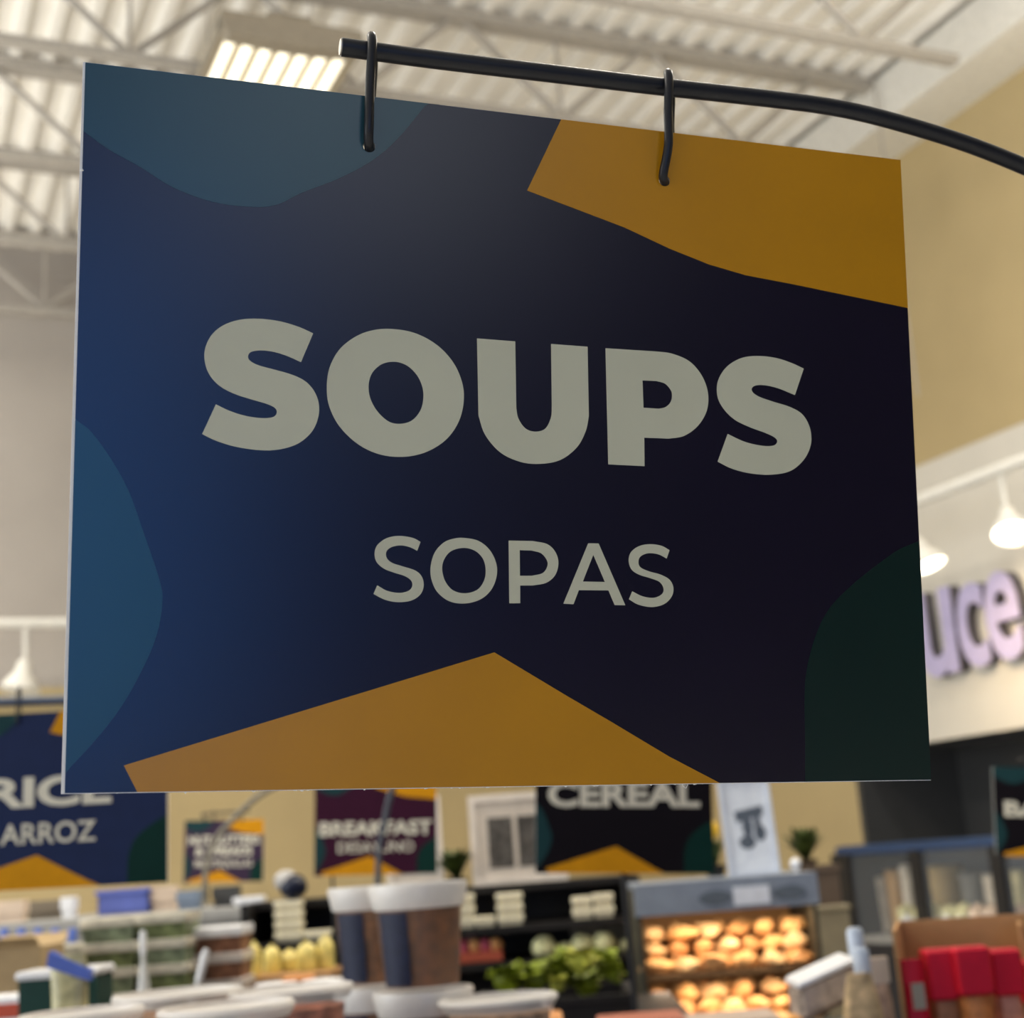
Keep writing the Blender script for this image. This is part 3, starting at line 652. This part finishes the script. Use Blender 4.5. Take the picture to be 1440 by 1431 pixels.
for i in range(5):
    t = carton('small brown grey carton in the row under the rice sign, %s' % ['first from left', 'second', 'third', 'fourth', 'fifth'][i], 47+i*10, 5.4, 1.42, 9, 26, mat('taupe_card', (.22, .18, .13), .6), grp='row of small taupe cartons')
carton('dark grey carton under the small dark sign', 320, 5.2, 1.42, 34, 28, mat('charcoal_card', (.06, .06, .06), .6))
carton('pale blue carton below the small dark sign', 268, 5.15, 1.42, 30, 26, mat('steel_blue_card', (.2, .25, .33), .6))
carton('white tray on the end of the grey counter', 352, 5.05, 1.42, 40, 12, LIDW, name='white_tray', cat='tray')

# --- black shelf rack
D0 = 4.75
aL = Q(364, 1300, D0)[0]; aR = Q(893, 1300, D0)[0]; zT = Q(640, 1248, D0)[1]
RK = thing('display_rack', 'long black shelf rack behind the soup tubs', 'rack', (aL+aR)/2, D0, 0); w_ = (aR-aL)/2
obj('back_panel', G().box(-w_, w_, .18, .20, .1, zT), BLACKP, RK)
for s_ in (-1, 1): obj('side_panel', G().box(s_*w_-.012, s_*w_+.012, -.22, .18, 0, zT), BLACKP, RK)
SZ = [1.315, 1.215, 1.02]
for z_ in SZ+[.6]: obj('shelf', G().box(-w_, w_, -.2, .18, z_-.02, z_), BLACKP, RK)
obj('top_shelf', G().box(-w_, w_, -.12, .18, zT-.02, zT), BLACKP, RK)
def rackitem(fn, *a, **k): return fn(*a, **k)
def cstack(px, d, z0, n, wpx, hpx, nm, m=CRM, y=1290):
    for i in range(n):
        carton('small cream carton, %s in the stack %s' % (['lowest', 'second', 'third', 'topmost'][min(i, 3)] if n > 1 else 'single', nm), px, d, z0+i*hpx/2100*d, wpx, hpx, m, grp='cream cartons on the black rack', y=y)
# cartons on the top shelf / upper shelves
cstack(407, D0-.15, SZ[0], 4, 36, 13.5, 'under the navy ball')
cstack(447, D0-.15, SZ[0], 1, 34, 12, 'right of the navy ball stack')
cstack(655, D0-.15, SZ[0], 3, 24, 15, 'right of the soup stack')
cstack(682, D0-.15, SZ[0]+.0, 1, 26, 14, 'between the two cream stacks')
cstack(718, D0-.15, SZ[0], 3, 34, 14, 'under the white frame')
cstack(820, D0-.12, SZ[0], 2, 26, 15, 'under the cereal sign, left')
cstack(850, D0-.12, SZ[0], 2, 26, 16, 'under the cereal sign, right')
a, z = Q(412, 1232, D0-.12); t = thing('navy_ball', 'glossy navy ball with a pale patch on the cream cartons', 'ball', a, D0-.15, SZ[0]+4*13.5/2100*(D0-.15))
obj('ball', G().blob((0.005, 0, .038), (.042, .042, .038), 0, 24, 16), mat('navy_gloss', (.002, .006, .026), .3, .4), t, True)
obj('pale_patch', G().blob((-.016, .004, .056), (.036, .034, .032), .08, 16, 12), mat('pale_grey', (.5, .48, .46), .6), t, True)  # pale rounded patch at the upper left of the ball
# lettuce-like pale heads in shelf two
PALE = mat('pale_cabbage', (.86, .82, .42), .5, var=.35, scale=60)
def head(lab, px, d, z0, wpx, m, name='cabbage', cat='vegetable', grp='pale cabbages on the black rack', seed=0, y=1320):
    a, _ = Q(px, y, d); r = wpx/2100*d/2; t = thing(name, lab, cat, a, d, z0, seed, grp)
    obj('core', G().blob((0, 0, r*.9), (r, r, r*.9), .12, 14, 10, seed), m, t, True)
    for k in range(5):
        an = 2*PI*k/5+seed; g = G(); vs = []; fs = []; n = 5
        for i in range(n):
            for j in range(n):
                u_ = (i/(n-1)-.5)*1.3; v_ = j/(n-1)*1.9; rr = r*(1.05+.10*math.sin(v_*2)+.05*math.sin(i*3+k)); th = v_*.75+.35
                vs.append((rr*math.sin(PI-th-.1)*math.cos(an+u_), rr*math.sin(PI-th-.1)*math.sin(an+u_), max(.002, r*.9+rr*.86*math.cos(PI-th-.1))))
        for i in range(n-1):
            for j in range(n-1): fs.append((i*n+j, i*n+j+1, i*n+n+j+1, i*n+n+j))
        obj('leaf', g.add(vs, fs), m, t, True)
    return t
for i, (px, wp_) in enumerate(((765, 32), (793, 20), (818, 30), (849, 32), (880, 18))):
    head('pale yellow green cabbage on the black rack, %s' % ['first from left, large', 'second, small', 'third from left', 'fourth from left', 'at the right end'][i], px, D0-.15, SZ[1], wp_, PALE, seed=i)
for i, px in enumerate((815, 840, 868)):
    carton('grey white carton behind the pale cabbages, %s' % ['left', 'middle', 'right'][i], px, D0+.08, SZ[1], 24, 40, mat('grey_white_card', (.36, .33, .27), .6), grp='grey white cartons behind cabbages')
# red pink trays
a, _ = Q(675, 1340, D0-.1); t = thing('fruit_tray', 'red and pink fruit tray right of the soup stack', 'tray', a, D0-.12, SZ[1])
obj('tray_body', G().rbox(-.07, .07, -.05, .05, 0, .03, .004), mat('orange_red_tray', (.62, .13, .07), .4), t)
for i, x in enumerate((-.045, -.012, .020, .050)): obj('fruit', G().blob((x, -.01, .045), (.022, .022, .022), .1, 10, 8, i), mat(['pink_fruit', 'peach_fruit'][i % 2], [(.62, .12, .18), (.85, .42, .16)][i % 2], .4), t, True)
bag('pink and grey bag between the fruit tray and soup stack', None, Q(658, 1300, D0-.15)[0], D0+.02, SZ[1], .05, .09, mat('pink_grey_film', (.40, .22, .22), .4), name='small_bag')
# lime lettuce in a black bin on the produce table
LIME = mat('lettuce_leaf', (.20, .25, .010), .5, .3, var=.45, scale=25); LIME2 = mat('lettuce_bright', (.42, .43, .06), .5, .3, var=.35, scale=25)
a0, _ = Q(668, 1400, 3.3); a1, _ = Q(893, 1400, 3.3)
crate('black bin holding the green lettuce', 676, 885, 1396, 1431, 3.35, BLACKP, z0=1.16, name='black_bin', dep=.3)
for i, (px, py, wpx, m) in enumerate(((715, 1378, 52, LIME), (752, 1376, 50, LIME), (790, 1366, 46, LIME), (818, 1352, 44, LIME2), (852, 1352, 40, LIME), (826, 1386, 46, LIME), (784, 1385, 30, LIME2), (864, 1372, 30, LIME), (792, 1342, 22, LIME))):
    d = 3.3+(i % 3)*.03; a, z = Q(px, py, d); r = wpx/2100*d/2
    t = thing('lettuce_head', 'lime green leafy lettuce head in the black bin, %s' % ['far left', 'second from left', 'centre left behind', 'large bright one in the centre', 'at the right rear', 'front centre hanging over the rim', 'small yellowish one in front', 'right front', 'topmost small tuft'][i], 'lettuce', a, d, z-r*.8, i, 'lettuce heads in the black bin')
    obj('core', G().blob((0, 0, r*.8), (r*.7, r*.7, r*.7), .3, 10, 8, i), m, t, True)
    random.seed(i)
    for k in range(9):
        an = 2*PI*k/9+random.random(); el = random.uniform(.1, 1.2); g = G(); n = 4; vs = []
        ax = Vector((math.cos(an)*math.cos(el), math.sin(an)*math.cos(el), math.sin(el))); sd = Vector((-math.sin(an), math.cos(an), 0)); nn_ = ax.cross(sd)
        for ii in range(n+1):
            for jj in range(n+1):
                u_ = ii/n; v_ = jj/n-.5; wv = math.sin(min(1, u_*1.15)*PI*.8)*r*.75
                vs.append(Vector((0, 0, r*.8))+ax*(r*(.3+.85*u_))+sd*(v_*wv*2)+nn_*(r*.25*u_*u_*-1+r*.12*math.sin(jj*2.5+k)*u_))
        obj('leaf', g.add(vs, [(p_*(n+1)+q_, p_*(n+1)+q_+1, (p_+1)*(n+1)+q_+1, (p_+1)*(n+1)+q_) for p_ in range(n) for q_ in range(n)]), m, t, True)
a, z = Q(768, 1398, 2.3); sprayer(768, 1396, 2.35, 'small white bottle in front of the lettuce bin', z0=1.10, s=.6)
a, z = Q(845, 1420, 2.5); 
for i, (px, w2, c) in enumerate(((740, .10, (.62, .28, .10)), (900, .12, (.42, .15, .10)), (1010, .16, (.50, .40, .33)))):
    a, z = Q(px, 1426, 2.3); pack(['flat orange pack in front of the lettuce', 'flat reddish pack in front of the golden loaves', 'pale flat pack at the bottom under the golden loaves'][i], None, a, 2.3, 1.10, w2, z-1.10, .12, mat('flatpack%d' % i, c, .5), lid=mat('flatlid%d' % i, c, .4), name='flat_pack')

# --- bread case
DC = 4.05
aL, _ = Q(897, 1300, DC); aR, _ = Q(1128, 1300, DC); zc = Q(1010, 1240, DC)[1]; zh = Q(1010, 1276, DC)[1]; w_ = (aR-aL)/2
BC = thing('bread_case', 'steel case with golden loaves and grey header', 'display case', (aL+aR)/2, DC, 0)
obj('side_panel', G().box(-w_-.012, -w_, -.18, .2, 0, zc), mat('dark_olive_panel', (.05, .045, .03), .5), BC); obj('side_panel', G().box(w_, w_+.012, -.18, .2, 0, zc), mat('dark_olive_panel', (0,0,0)), BC)
obj('back_panel', G().box(-w_, w_, .18, .2, 0, zc), mat('warm_back_panel', (.50, .27, .11), .6), BC)
obj('header_panel', G().box(-w_-.015, w_+.015, -.21, -.18, zh, zc), STEEL, BC, label='grey steel header panel')
obj('top_panel', G().box(-w_-.015, w_+.015, -.21, .2, zc, zc+.012), STEEL, BC)
HZ = (zh+zc)/2; xm = Q(1041, 1255, DC)[0]-(aL+aR)/2
obj('header_card', G().box(xm-.045, xm+.045, -.216, -.212, HZ-.022, HZ+.022), mat('white_card', (.75, .77, .85), .5), BC, label='white card on the header')
GT = mat('grey_print', (.12, .14, .17), .5)
for x_ in (-.09, .095):
    g = G(); g.prism([[(xm+x_+.042*math.cos(k*PI/8), HZ+.018*math.sin(k*PI/8)) for k in range(16)]], -.2145, -.2105); obj('header_print', g, GT, BC, label='grey oval print on the header')
z1 = Q(1010, 1357, DC)[1]; z2 = Q(1010, 1432, DC)[1]-.015; z3 = z2-.2
for z_ in (z1, z2, z3): obj('shelf', G().box(-w_, w_, -.17, .18, z_-.012, z_), mat('warm_shelf', (.20, .11, .05), .6), BC)
BRD = [mat('golden_loaf', (.85, .45, .18), .5, .3, var=.3, scale=25), mat('pale_loaf', (.85, .52, .26), .5, .3, var=.3, scale=25), mat('brown_loaf', (.74, .36, .14), .5, .3, var=.4, scale=25)]
random.seed(11); kk = 0
def loaf(x, y, z, rx, rz, m, lab):
    t = thing('bread_loaf', lab, 'bread', 0, 0, 0, 0, 'golden loaves in the case'); t.location = L((aL+aR)/2+x, DC+y, z); t.rotation_euler = (0, 0, -YAW+random.uniform(-1.4, 1.4))
    g = G().blob((0, 0, rz*.92), (rx, rx*.7, rz), .32, 14, 10, random.random()*50); g.v = [(x_, y_, max(z_, 0)) for x_, y_, z_ in g.v]
    obj('crust', g, m, t, True)
    obj('score_line', G().tube([(-rx*.5, -rx*.1, rz*1.80), (0, 0, rz*1.93), (rx*.5, rx*.1, rz*1.80)], .003, 6), BRD[1], t, True)
ROW = ['left end', 'second from left', 'third from left', 'middle', 'fifth from left', 'sixth from left', 'right end']
for sh, zs in enumerate((z1, z2)):
    top_ = (zh if sh == 0 else z1)-.02
    for lv in range(3):
        for row in range(2):
            nL = 6+(row+lv) % 2
            for i in range(nL):
                x = -w_+.035+(2*w_-.07)*i/(nL-1)+random.uniform(-.005, .005); y = -.13+random.uniform(-.01, .01)+row*.10+lv*.03; rz = .019
                z = zs+lv*.036
                if z+.045 > top_ and lv == 2 and (i % 3 == 1): continue
                loaf(x, y, z, (.215 if nL == 6 else .19)/nL*random.uniform(.95, 1.2), rz+random.uniform(-.003, .001), BRD[(i+row+lv) % 3 if random.random() < .6 else random.randrange(3)],
                     'golden crusty loaf on the %s shelf, %s layer, %s row, %s' % (['upper', 'lower'][sh], ['bottom', 'middle', 'top'][lv], ['front', 'rear'][row], ROW[i]))
area(tuple(L((aL+aR)/2, DC-.175, zh-.004)), (.25, 0, -YAW), .4, .05, 1.0, (1, .78, .55), 'case_lamp_light')
area(tuple(L((aL+aR)/2, DC-.155, z1-.014)), (0, 0, -YAW), .4, .02, .85, (1, .78, .55), 'case_lamp_light')
# poster on the header
def framed(lab, x0, x1, yt, yb, d, zbase, fm, pm, art, tilt=0, border=.016, skew=0, name='framed_poster'):
    a0, _ = Q(x0, yb, d); a1, _ = Q(x1, yb, d); _, zt_ = Q((x0+x1)/2, yt, d); w = (a1-a0)/2; h_ = zt_-zbase
    t = thing(name, lab, 'poster', (a0+a1)/2, d, zbase, skew); t.rotation_euler = (0, tilt, -YAW+skew)
    o_ = [(-w, 0), (w, 0), (w, h_), (-w, h_)]; i_ = [(-w+border, border), (w-border, border), (w-border, h_-border), (-w+border, h_-border)]
    obj('poster_frame', G().prism([o_, i_], -.008, .008), fm, t); obj('poster_sheet', G().prism([i_], -.002, .004), pm, t)
    art(t, w, h_); obj('poster_stand', G().box(-w*.5, w*.5, .008, .07, 0, .008), fm, t)
    return t
PW_ = mat('cool_white_sheet', (.86, .89, .96), .4, .4); FRW = mat('cool_white_frame', (.72, .76, .84), .4)
def art1(t, w, h_):
    g = G().prism([[(-w*.5, h_*.66), (w*.62, h_*.70), (w*.62, h_*.60), (-w*.45, h_*.55)]], -.0035, -.002); obj('poster_print', g, GT, t)
    for cx_, cz_, rx_, rz_ in ((-.05, .50, .2, .12), (.42, .42, .22, .08), (-.12, .34, .32, .07), (.35, .53, .12, .1)):
        obj('poster_print', G().prism([[(w*cx_+w*rx_*math.cos(k*PI/8), h_*cz_+h_*rz_*math.sin(k*PI/8)) for k in range(16)]], -.0036, -.002), GT, t)
zb_ = zc+.012
framed('white framed poster with grey print on the steel header', 1026, 1099, 1092, 1236, DC-.08, zb_, FRW, PW_, art1, tilt=-.03, border=.010)
a, z = Q(1115, 1228, DC); t = thing('round_ornament', 'small white round ornament on the steel header end', 'ornament', a-.01, DC-.12, zb_)
obj('ball', G().blob((0, 0, .022), (.014, .014, .014), .05, 14, 10), LIDW, t, True); obj('stem', G().lathe([(.008, 0), (.005, .004), (.004, .012)], n=10), LIDW, t, True)
# white frames under the cereal sign
def art2(t, w, h_):
    for x0_, x1_, m in ((-.62, -.1, mat('grey_photo', (.10, .09, .08), .5, var=.6, scale=40)), (.0, .62, mat('grey_photo', (0,0,0)))): obj('poster_print', G().box(w*x0_, w*x1_, -.0035, -.002, h_*.18, h_*.74), m, t)
WF = mat('warm_white_frame', (.85, .76, .67), .5)
framed('warm white framed picture behind the cereal sign', 665, 800, 1114, 1238, D0, zT, WF, mat('warm_sheet', (.70, .62, .54), .5), art2, border=.022)
framed('narrow white framed board right of the breakfast sign', 545, 625, 1120, 1242, D0+.05, zT, WF, mat('warm_sheet', (0,0,0)), art2, border=.018)

# plants
LEAF = mat('dark_foliage', (.05, .075, .012), .5, var=.6, scale=30)
def plant(lab, px, yb, yt, d, z0, wpx, potm, potw=.05, poth=.06, flower=None, n=34, cat='plant'):
    a, _ = Q(px, yb, d); _, zt_ = Q(px, yt, d); t = thing('potted_plant', lab, cat, a, d, z0)
    obj('pot', G().lathe([(potw*.7, 0), (potw, poth), (potw*.9, poth), (potw*.8, poth*.8), (.001, poth*.8)], n=16, cap=False), potm, t, True)
    H_ = zt_-z0-poth; random.seed(int(px)); R_ = wpx/2100*d/2
    for k in range(n):
        an = random.random()*2*PI; ln = H_*random.uniform(.55, 1); sp = R_*random.uniform(.2, 1); wd_ = R_*.24; g = G(); vs = []
        for i in range(5):
            u_ = i/4; c = Vector((math.cos(an)*sp*u_**1.4, math.sin(an)*sp*u_**1.4, poth*.8+ln*u_*(1-.12*u_))); s_ = Vector((-math.sin(an), math.cos(an), 0))*wd_*math.sin(PI*(.12+.85*u_))
            vs += [c-s_, c+s_]
        obj('leaf', g.add(vs, [(2*i, 2*i+1, 2*i+3, 2*i+2) for i in range(4)]), LEAF, t, True)
    if flower: 
        for k in range(3): obj('flower', G().blob((R_*(.2*k-.3), -R_*.3, poth+H_*(.75+.12*k)), (.014, .014, .022), .2, 8, 6, k), flower, t, True)
    return t
DP = 4.95
aL2, _ = Q(1124, 1300, DP); aR2, _ = Q(1186, 1300, DP); zt_ = Q(1150, 1272, DP)[1]
t = thing('planter_cabinet', 'olive tan cabinet right of the bread case', 'cabinet', (aL2+aR2)/2, DP, 0); w_ = (aR2-aL2)/2
obj('cabinet_body', G().box(-w_, w_, -.12, .12, 0, zt_-.015), mat('olive_laminate', (.26, .22, .14), .6), t); obj('cabinet_top', G().rbox(-w_-.006, w_+.006, -.126, .126, zt_-.015, zt_, .003), mat('olive_laminate', (0,0,0)), t)
zp = Q(1150, 1216, DP)[1]
t = thing('planter_box', 'dark brown square planter on the tan cabinet', 'planter', (aL2+aR2)/2, DP, zt_); h_ = zp-zt_
BRN = mat('brown_planter', (.12, .085, .06), .6); obj('planter_body', G().box(-w_+.01, w_-.01, -.08, .08, 0, h_-.02), BRN, t); obj('planter_rim', G().box(-w_+.004, w_-.004, -.086, .086, h_-.02, h_), BRN, t)
plant('dark green bushy plant standing on the brown planter', 1135, 1220, 1152, DP, zp, 66, BRN, potw=.04, poth=.02, n=60)
plant('dark green plant on the black rack between white frames', 642, 1240, 1182, D0, zT, 70, BLACKP, potw=.035, poth=.03, n=44)
plant('plant with yellow flowers beside the white poster', 1008, 1240, 1165, DC+.12, zb_, 46, BLACKP, potw=.03, poth=.03, flower=mat('yellow_petal', (.8, .48, .03), .5), n=34)

# --- deli counter along the right wall
xC = 6.0
def YZ(px, py): p_ = onplane(px, py, 0, xC); return p_.y, p_.z
yN = YZ(1440, 1168)[0]-1.2; yF, zR = YZ(1178, 1190)
DL = thing('deli_case', 'dark blue glass fronted deli case along the right wall', 'display case', 0, 0, 0, world=(xC, (yN+yF)/2, 0)); DL.rotation_euler = (0, 0, 0)
hl = (yF-yN)/2; BLR = mat('navy_rail_paint', (.03, .06, .14), .4)
obj('top_rail', G().rbox(-.03, .5, -hl, hl, zR-.06, zR, .01), BLR, DL, label='navy blue top rail')
obj('case_base', G().box(-.03, .6, -hl, hl, 0, .82), mat('black_base', (.02, .02, .025), .5), DL)
obj('deck_tray', G().box(0, .58, -hl, hl, .82, .86), GREYM, DL)
obj('back_panel', G().box(.56, .6, -hl, hl, .86, zR), mat('case_back', (.10, .115, .14), .4), DL)
for px in (1186, 1297, 1412):
    y_ = YZ(px, 1250)[0]-(yN+yF)/2; obj('post', G().box(-.035, .02, y_-(.14 if px == 1186 else .05), y_+.05, .8, zR-.05), BLACK, DL)
obj('end_panel', G().box(0, .56, hl-.03, hl, .86, zR-.05), BLACK, DL)
obj('glass_front', G().box(-.012, -.006, -hl+.02, hl-.06, .86, zR-.06), mat('case_glass', (.8, .85, .9), .05, .5, alpha=.05, var=0), DL)
g_ = mat('cream_food', (.75, .66, .36), .5, var=.35, scale=30); g2_ = mat('pale_food', (.70, .62, .50), .5, var=.3, scale=30)
for i, (px, yb, yt, wpx, dx, m) in enumerate(((1240, 1270, 1232, 26, .30, g2_), (1262, 1275, 1222, 24, .32, mat('orange_food', (.62, .36, .14), .5)), (1281, 1280, 1215, 18, .26, g2_), (1335, 1275, 1215, 44, .36, mat('amber_food', (.5, .36, .16), .5)), (1370, 1275, 1225, 30, .36, mat('grey_food', (.28, .27, .24), .5)), (1400, 1280, 1228, 22, .26, g2_), (1436, 1280, 1222, 30, .3, g_))):
    p1 = onplane(px, yb, 0, xC+dx); p2 = onplane(px, yt, 0, xC+dx); r = wpx/2100*(p1-CAM).length/2
    z0 = .86; t = thing('deli_pot', 'tall pale pot inside the deli case, %s' % ['first from the far end', 'second with orange food', 'third slim white one', 'broad amber one behind the middle post', 'grey one in the middle bay', 'slim white one in the middle bay', 'at the photo right edge'][i], 'pot', 0, 0, 0, group='pots in the deli case', world=(xC+dx, p1.y, z0))
    hh_ = p2.z-z0
    obj('pot_body', G().lathe([(r*.8, 0), (r, hh_*.9), (r*.95, hh_*.9)], n=16), m, t, True); obj('pot_lid', G().lathe([(r*1.03, hh_*.88), (r*1.05, hh_*.97), (r*.8, hh_)], n=16), m, t, True)
for i in range(9):
    px = 1275+i*20; p1 = onplane(px, 1285, 0, xC+.12); r = .062; ztop = onplane(px, 1272, 0, xC+.12).z
    t = thing('deli_bowl', 'shallow bowl heaped with %s salad in the deli case, %s' % (['creamy yellow', 'pale pink'][i > 4], ['first', 'second', 'third', 'fourth', 'fifth', 'sixth', 'seventh', 'eighth', 'ninth'][i]+' from the far end'), 'bowl', 0, 0, 0, group='bowls in the deli case', world=(xC+.12, p1.y, .86))
    hb = max(.04, ztop-.86-.05)
    obj('bowl', G().lathe([(r*.5, 0), (r*.9, hb), (r, hb), (r*.95, hb)], n=16), LIDW, t, True)
    obj('heaped_salad', G().blob((0, 0, hb), (r*.93, r*.93, .055), .3, 14, 8, i), [mat('creamy_salad', (.78, .72, .38), .5, var=.3), mat('pink_salad', (.80, .58, .42), .5, var=.3)][i > 4], t, True)

# --- right foreground: kraft box with red bags
DB = 2.35
aL3, _ = Q(1236, 1300, DB); aR3, _ = Q(1560, 1300, DB); zt3 = Q(1300, 1294, DB)[1]
KB = thing('cardboard_box', 'open brown cardboard box holding red bags', 'box', (aL3+aR3)/2, DB-.12, 1.10, rot=-.26); w_ = (aR3-aL3)/2; h_ = zt3-1.10
obj('back_panel', G().box(-w_, w_, .115, .12, 0, h_), KRAFT, KB); 
obj('side_panel', G().box(-w_, -w_+.005, -.12, .115, 0, h_), KRAFT, KB); obj('side_panel', G().box(w_-.005, w_, -.12, .115, 0, h_), KRAFT, KB)
obj('front_panel', G().box(-w_, w_, -.125, -.12, 0, .14), KRAFT, KB); obj('floor_panel', G().box(-w_, w_, -.12, .12, 0, .005), KRAFT, KB)
obj('box_divider', G().box(Q(1402, 1300, DB)[0]-(aL3+aR3)/2-.0025, Q(1402, 1300, DB)[0]-(aL3+aR3)/2+.0025, .03, .115, 0, h_-.01), KRAFT, KB)
FILLS = [mat('orange_snack', (.60, .24, .08), .5, var=.4, scale=60), mat('pink_snack', (.55, .27, .20), .5, var=.4, scale=60), mat('brown_snack', (.38, .18, .09), .5, var=.4, scale=60)]
def red_bag(lab, px, yt, d, wpx, ratio, fillm):
    a, z = Q(px, yt, d); hh_ = z-1.108; w = wpx/2100*d
    def pr(t, w_2, h_2, dep):
        obj('red_header', G().rbox(-w_2*.5, w_2*.5, -dep*.46, dep*.30, h_2*ratio, h_2*1.0, .004), RED, t, label='glossy red header')
    return bag(lab, 'red topped snack bags', a, d, 1.108, w, hh_, fillm, top=.8, parts=pr, dep=.055, name='snack_bag', seed=px)
red_bag('red topped bag with pink snack at left of the group', 1316, 1333, 2.20, 42, .70, FILLS[2])
red_bag('red topped bag with orange snack in the middle of the box', 1360, 1330, 2.18, 48, .72, FILLS[0])
red_bag('red topped bag with pink snack right of the middle', 1406, 1333, 2.20, 42, .72, FILLS[1])
red_bag('red topped bag at the right edge of the photo', 1452, 1348, 2.24, 46, .70, FILLS[2])
RBM = FILLS[0]
a, z = Q(1280, 1348, 2.18)
def rb(t, w, h, dep): obj('grey_label', G().box(-w*.2, w*.2, -dep*.56, -dep*.54, h*.70, h*.86), mat('grey_white_card', (0,0,0)), t, label='grey label')
bag('narrow red bag with grey label standing left of the others', 'red topped snack bags', a, 2.18, 1.108, .044, z-1.108, RED, top=.8, parts=rb, dep=.04, name='snack_bag')
# clear bottles, tray pack and beige bag
BEI = mat('beige_pasta', (.62, .44, .24), .5, var=.4, scale=60)
a, z = Q(1207, 1368, 2.0)
bag('beige filled clear bag in front of the cardboard box', None, a, 2.0, 1.10, .066, z-1.10, BEI, top=.5, dep=.045, name='pasta_bag')
a, z = Q(1230, 1372, 2.1); bag('beige bag with pinkish top behind the clear bag', None, a, 2.08, 1.10, .04, z-1.10, mat('pink_beige', (.55, .36, .24), .5, var=.4, scale=60), tie=mat('pale_pink_card', (0,0,0)), top=.6, dep=.03, name='pasta_bag')
def jug(px, ytop, d, lab, k=.6):
    a, z = Q(px, ytop, d); H_ = z-1.10; t = thing('white_jug', lab, 'bottle', a, d, 1.10)
    obj('bottle_body', G().lathe([(.030*k, 0), (.034*k, .01), (.034*k, H_*.62), (.028*k, H_*.74), (.014*k, H_*.84), (.013*k, H_*.88)], n=20), mat('milky_clear', (.62, .60, .58), .2, .6), t, True)
    obj('bottle_cap', G().lathe([(.017*k, H_*.86), (.019*k, H_*.88), (.019*k, H_*.98), (.014*k, H_)], n=16), mat('pale_blue_cap', (.60, .68, .80), .3), t, True)
jug(1201, 1304, 2.14, 'taller white bottle with pale blue cap left of the cardboard box')
jug(1209, 1332, 2.05, 'shorter white bottle in front of the taller capped one')
a, z = Q(1156, 1352, 2.15)
t = thing('tray_pack', 'tilted clear tray pack left of the white jug', 'pack', a, 2.15, 1.10); h_ = z-1.10-.018
obj('pack_base', G().rbox(-.042, .030, -.05, .05, 0, h_-.06, .004), mat('grey_steel_dark', (.10, .11, .12), .4), t)
g = G().rbox(-.044, .034, -.05, .05, h_-.058, h_-.012, .008); g.v = [(x, y, zv+(x+.05)*.35) for x, y, zv in g.v]; obj('pack_tray', g, mat('mushroom_pack', (.45, .36, .30), .4, var=.4, scale=60), t)
g = G().rbox(-.046, .036, -.052, .052, h_-.014, h_-.004, .003); g.v = [(x, y, zv+(x+.05)*.35) for x, y, zv in g.v]; obj('pack_rim', g, LIDW, t)
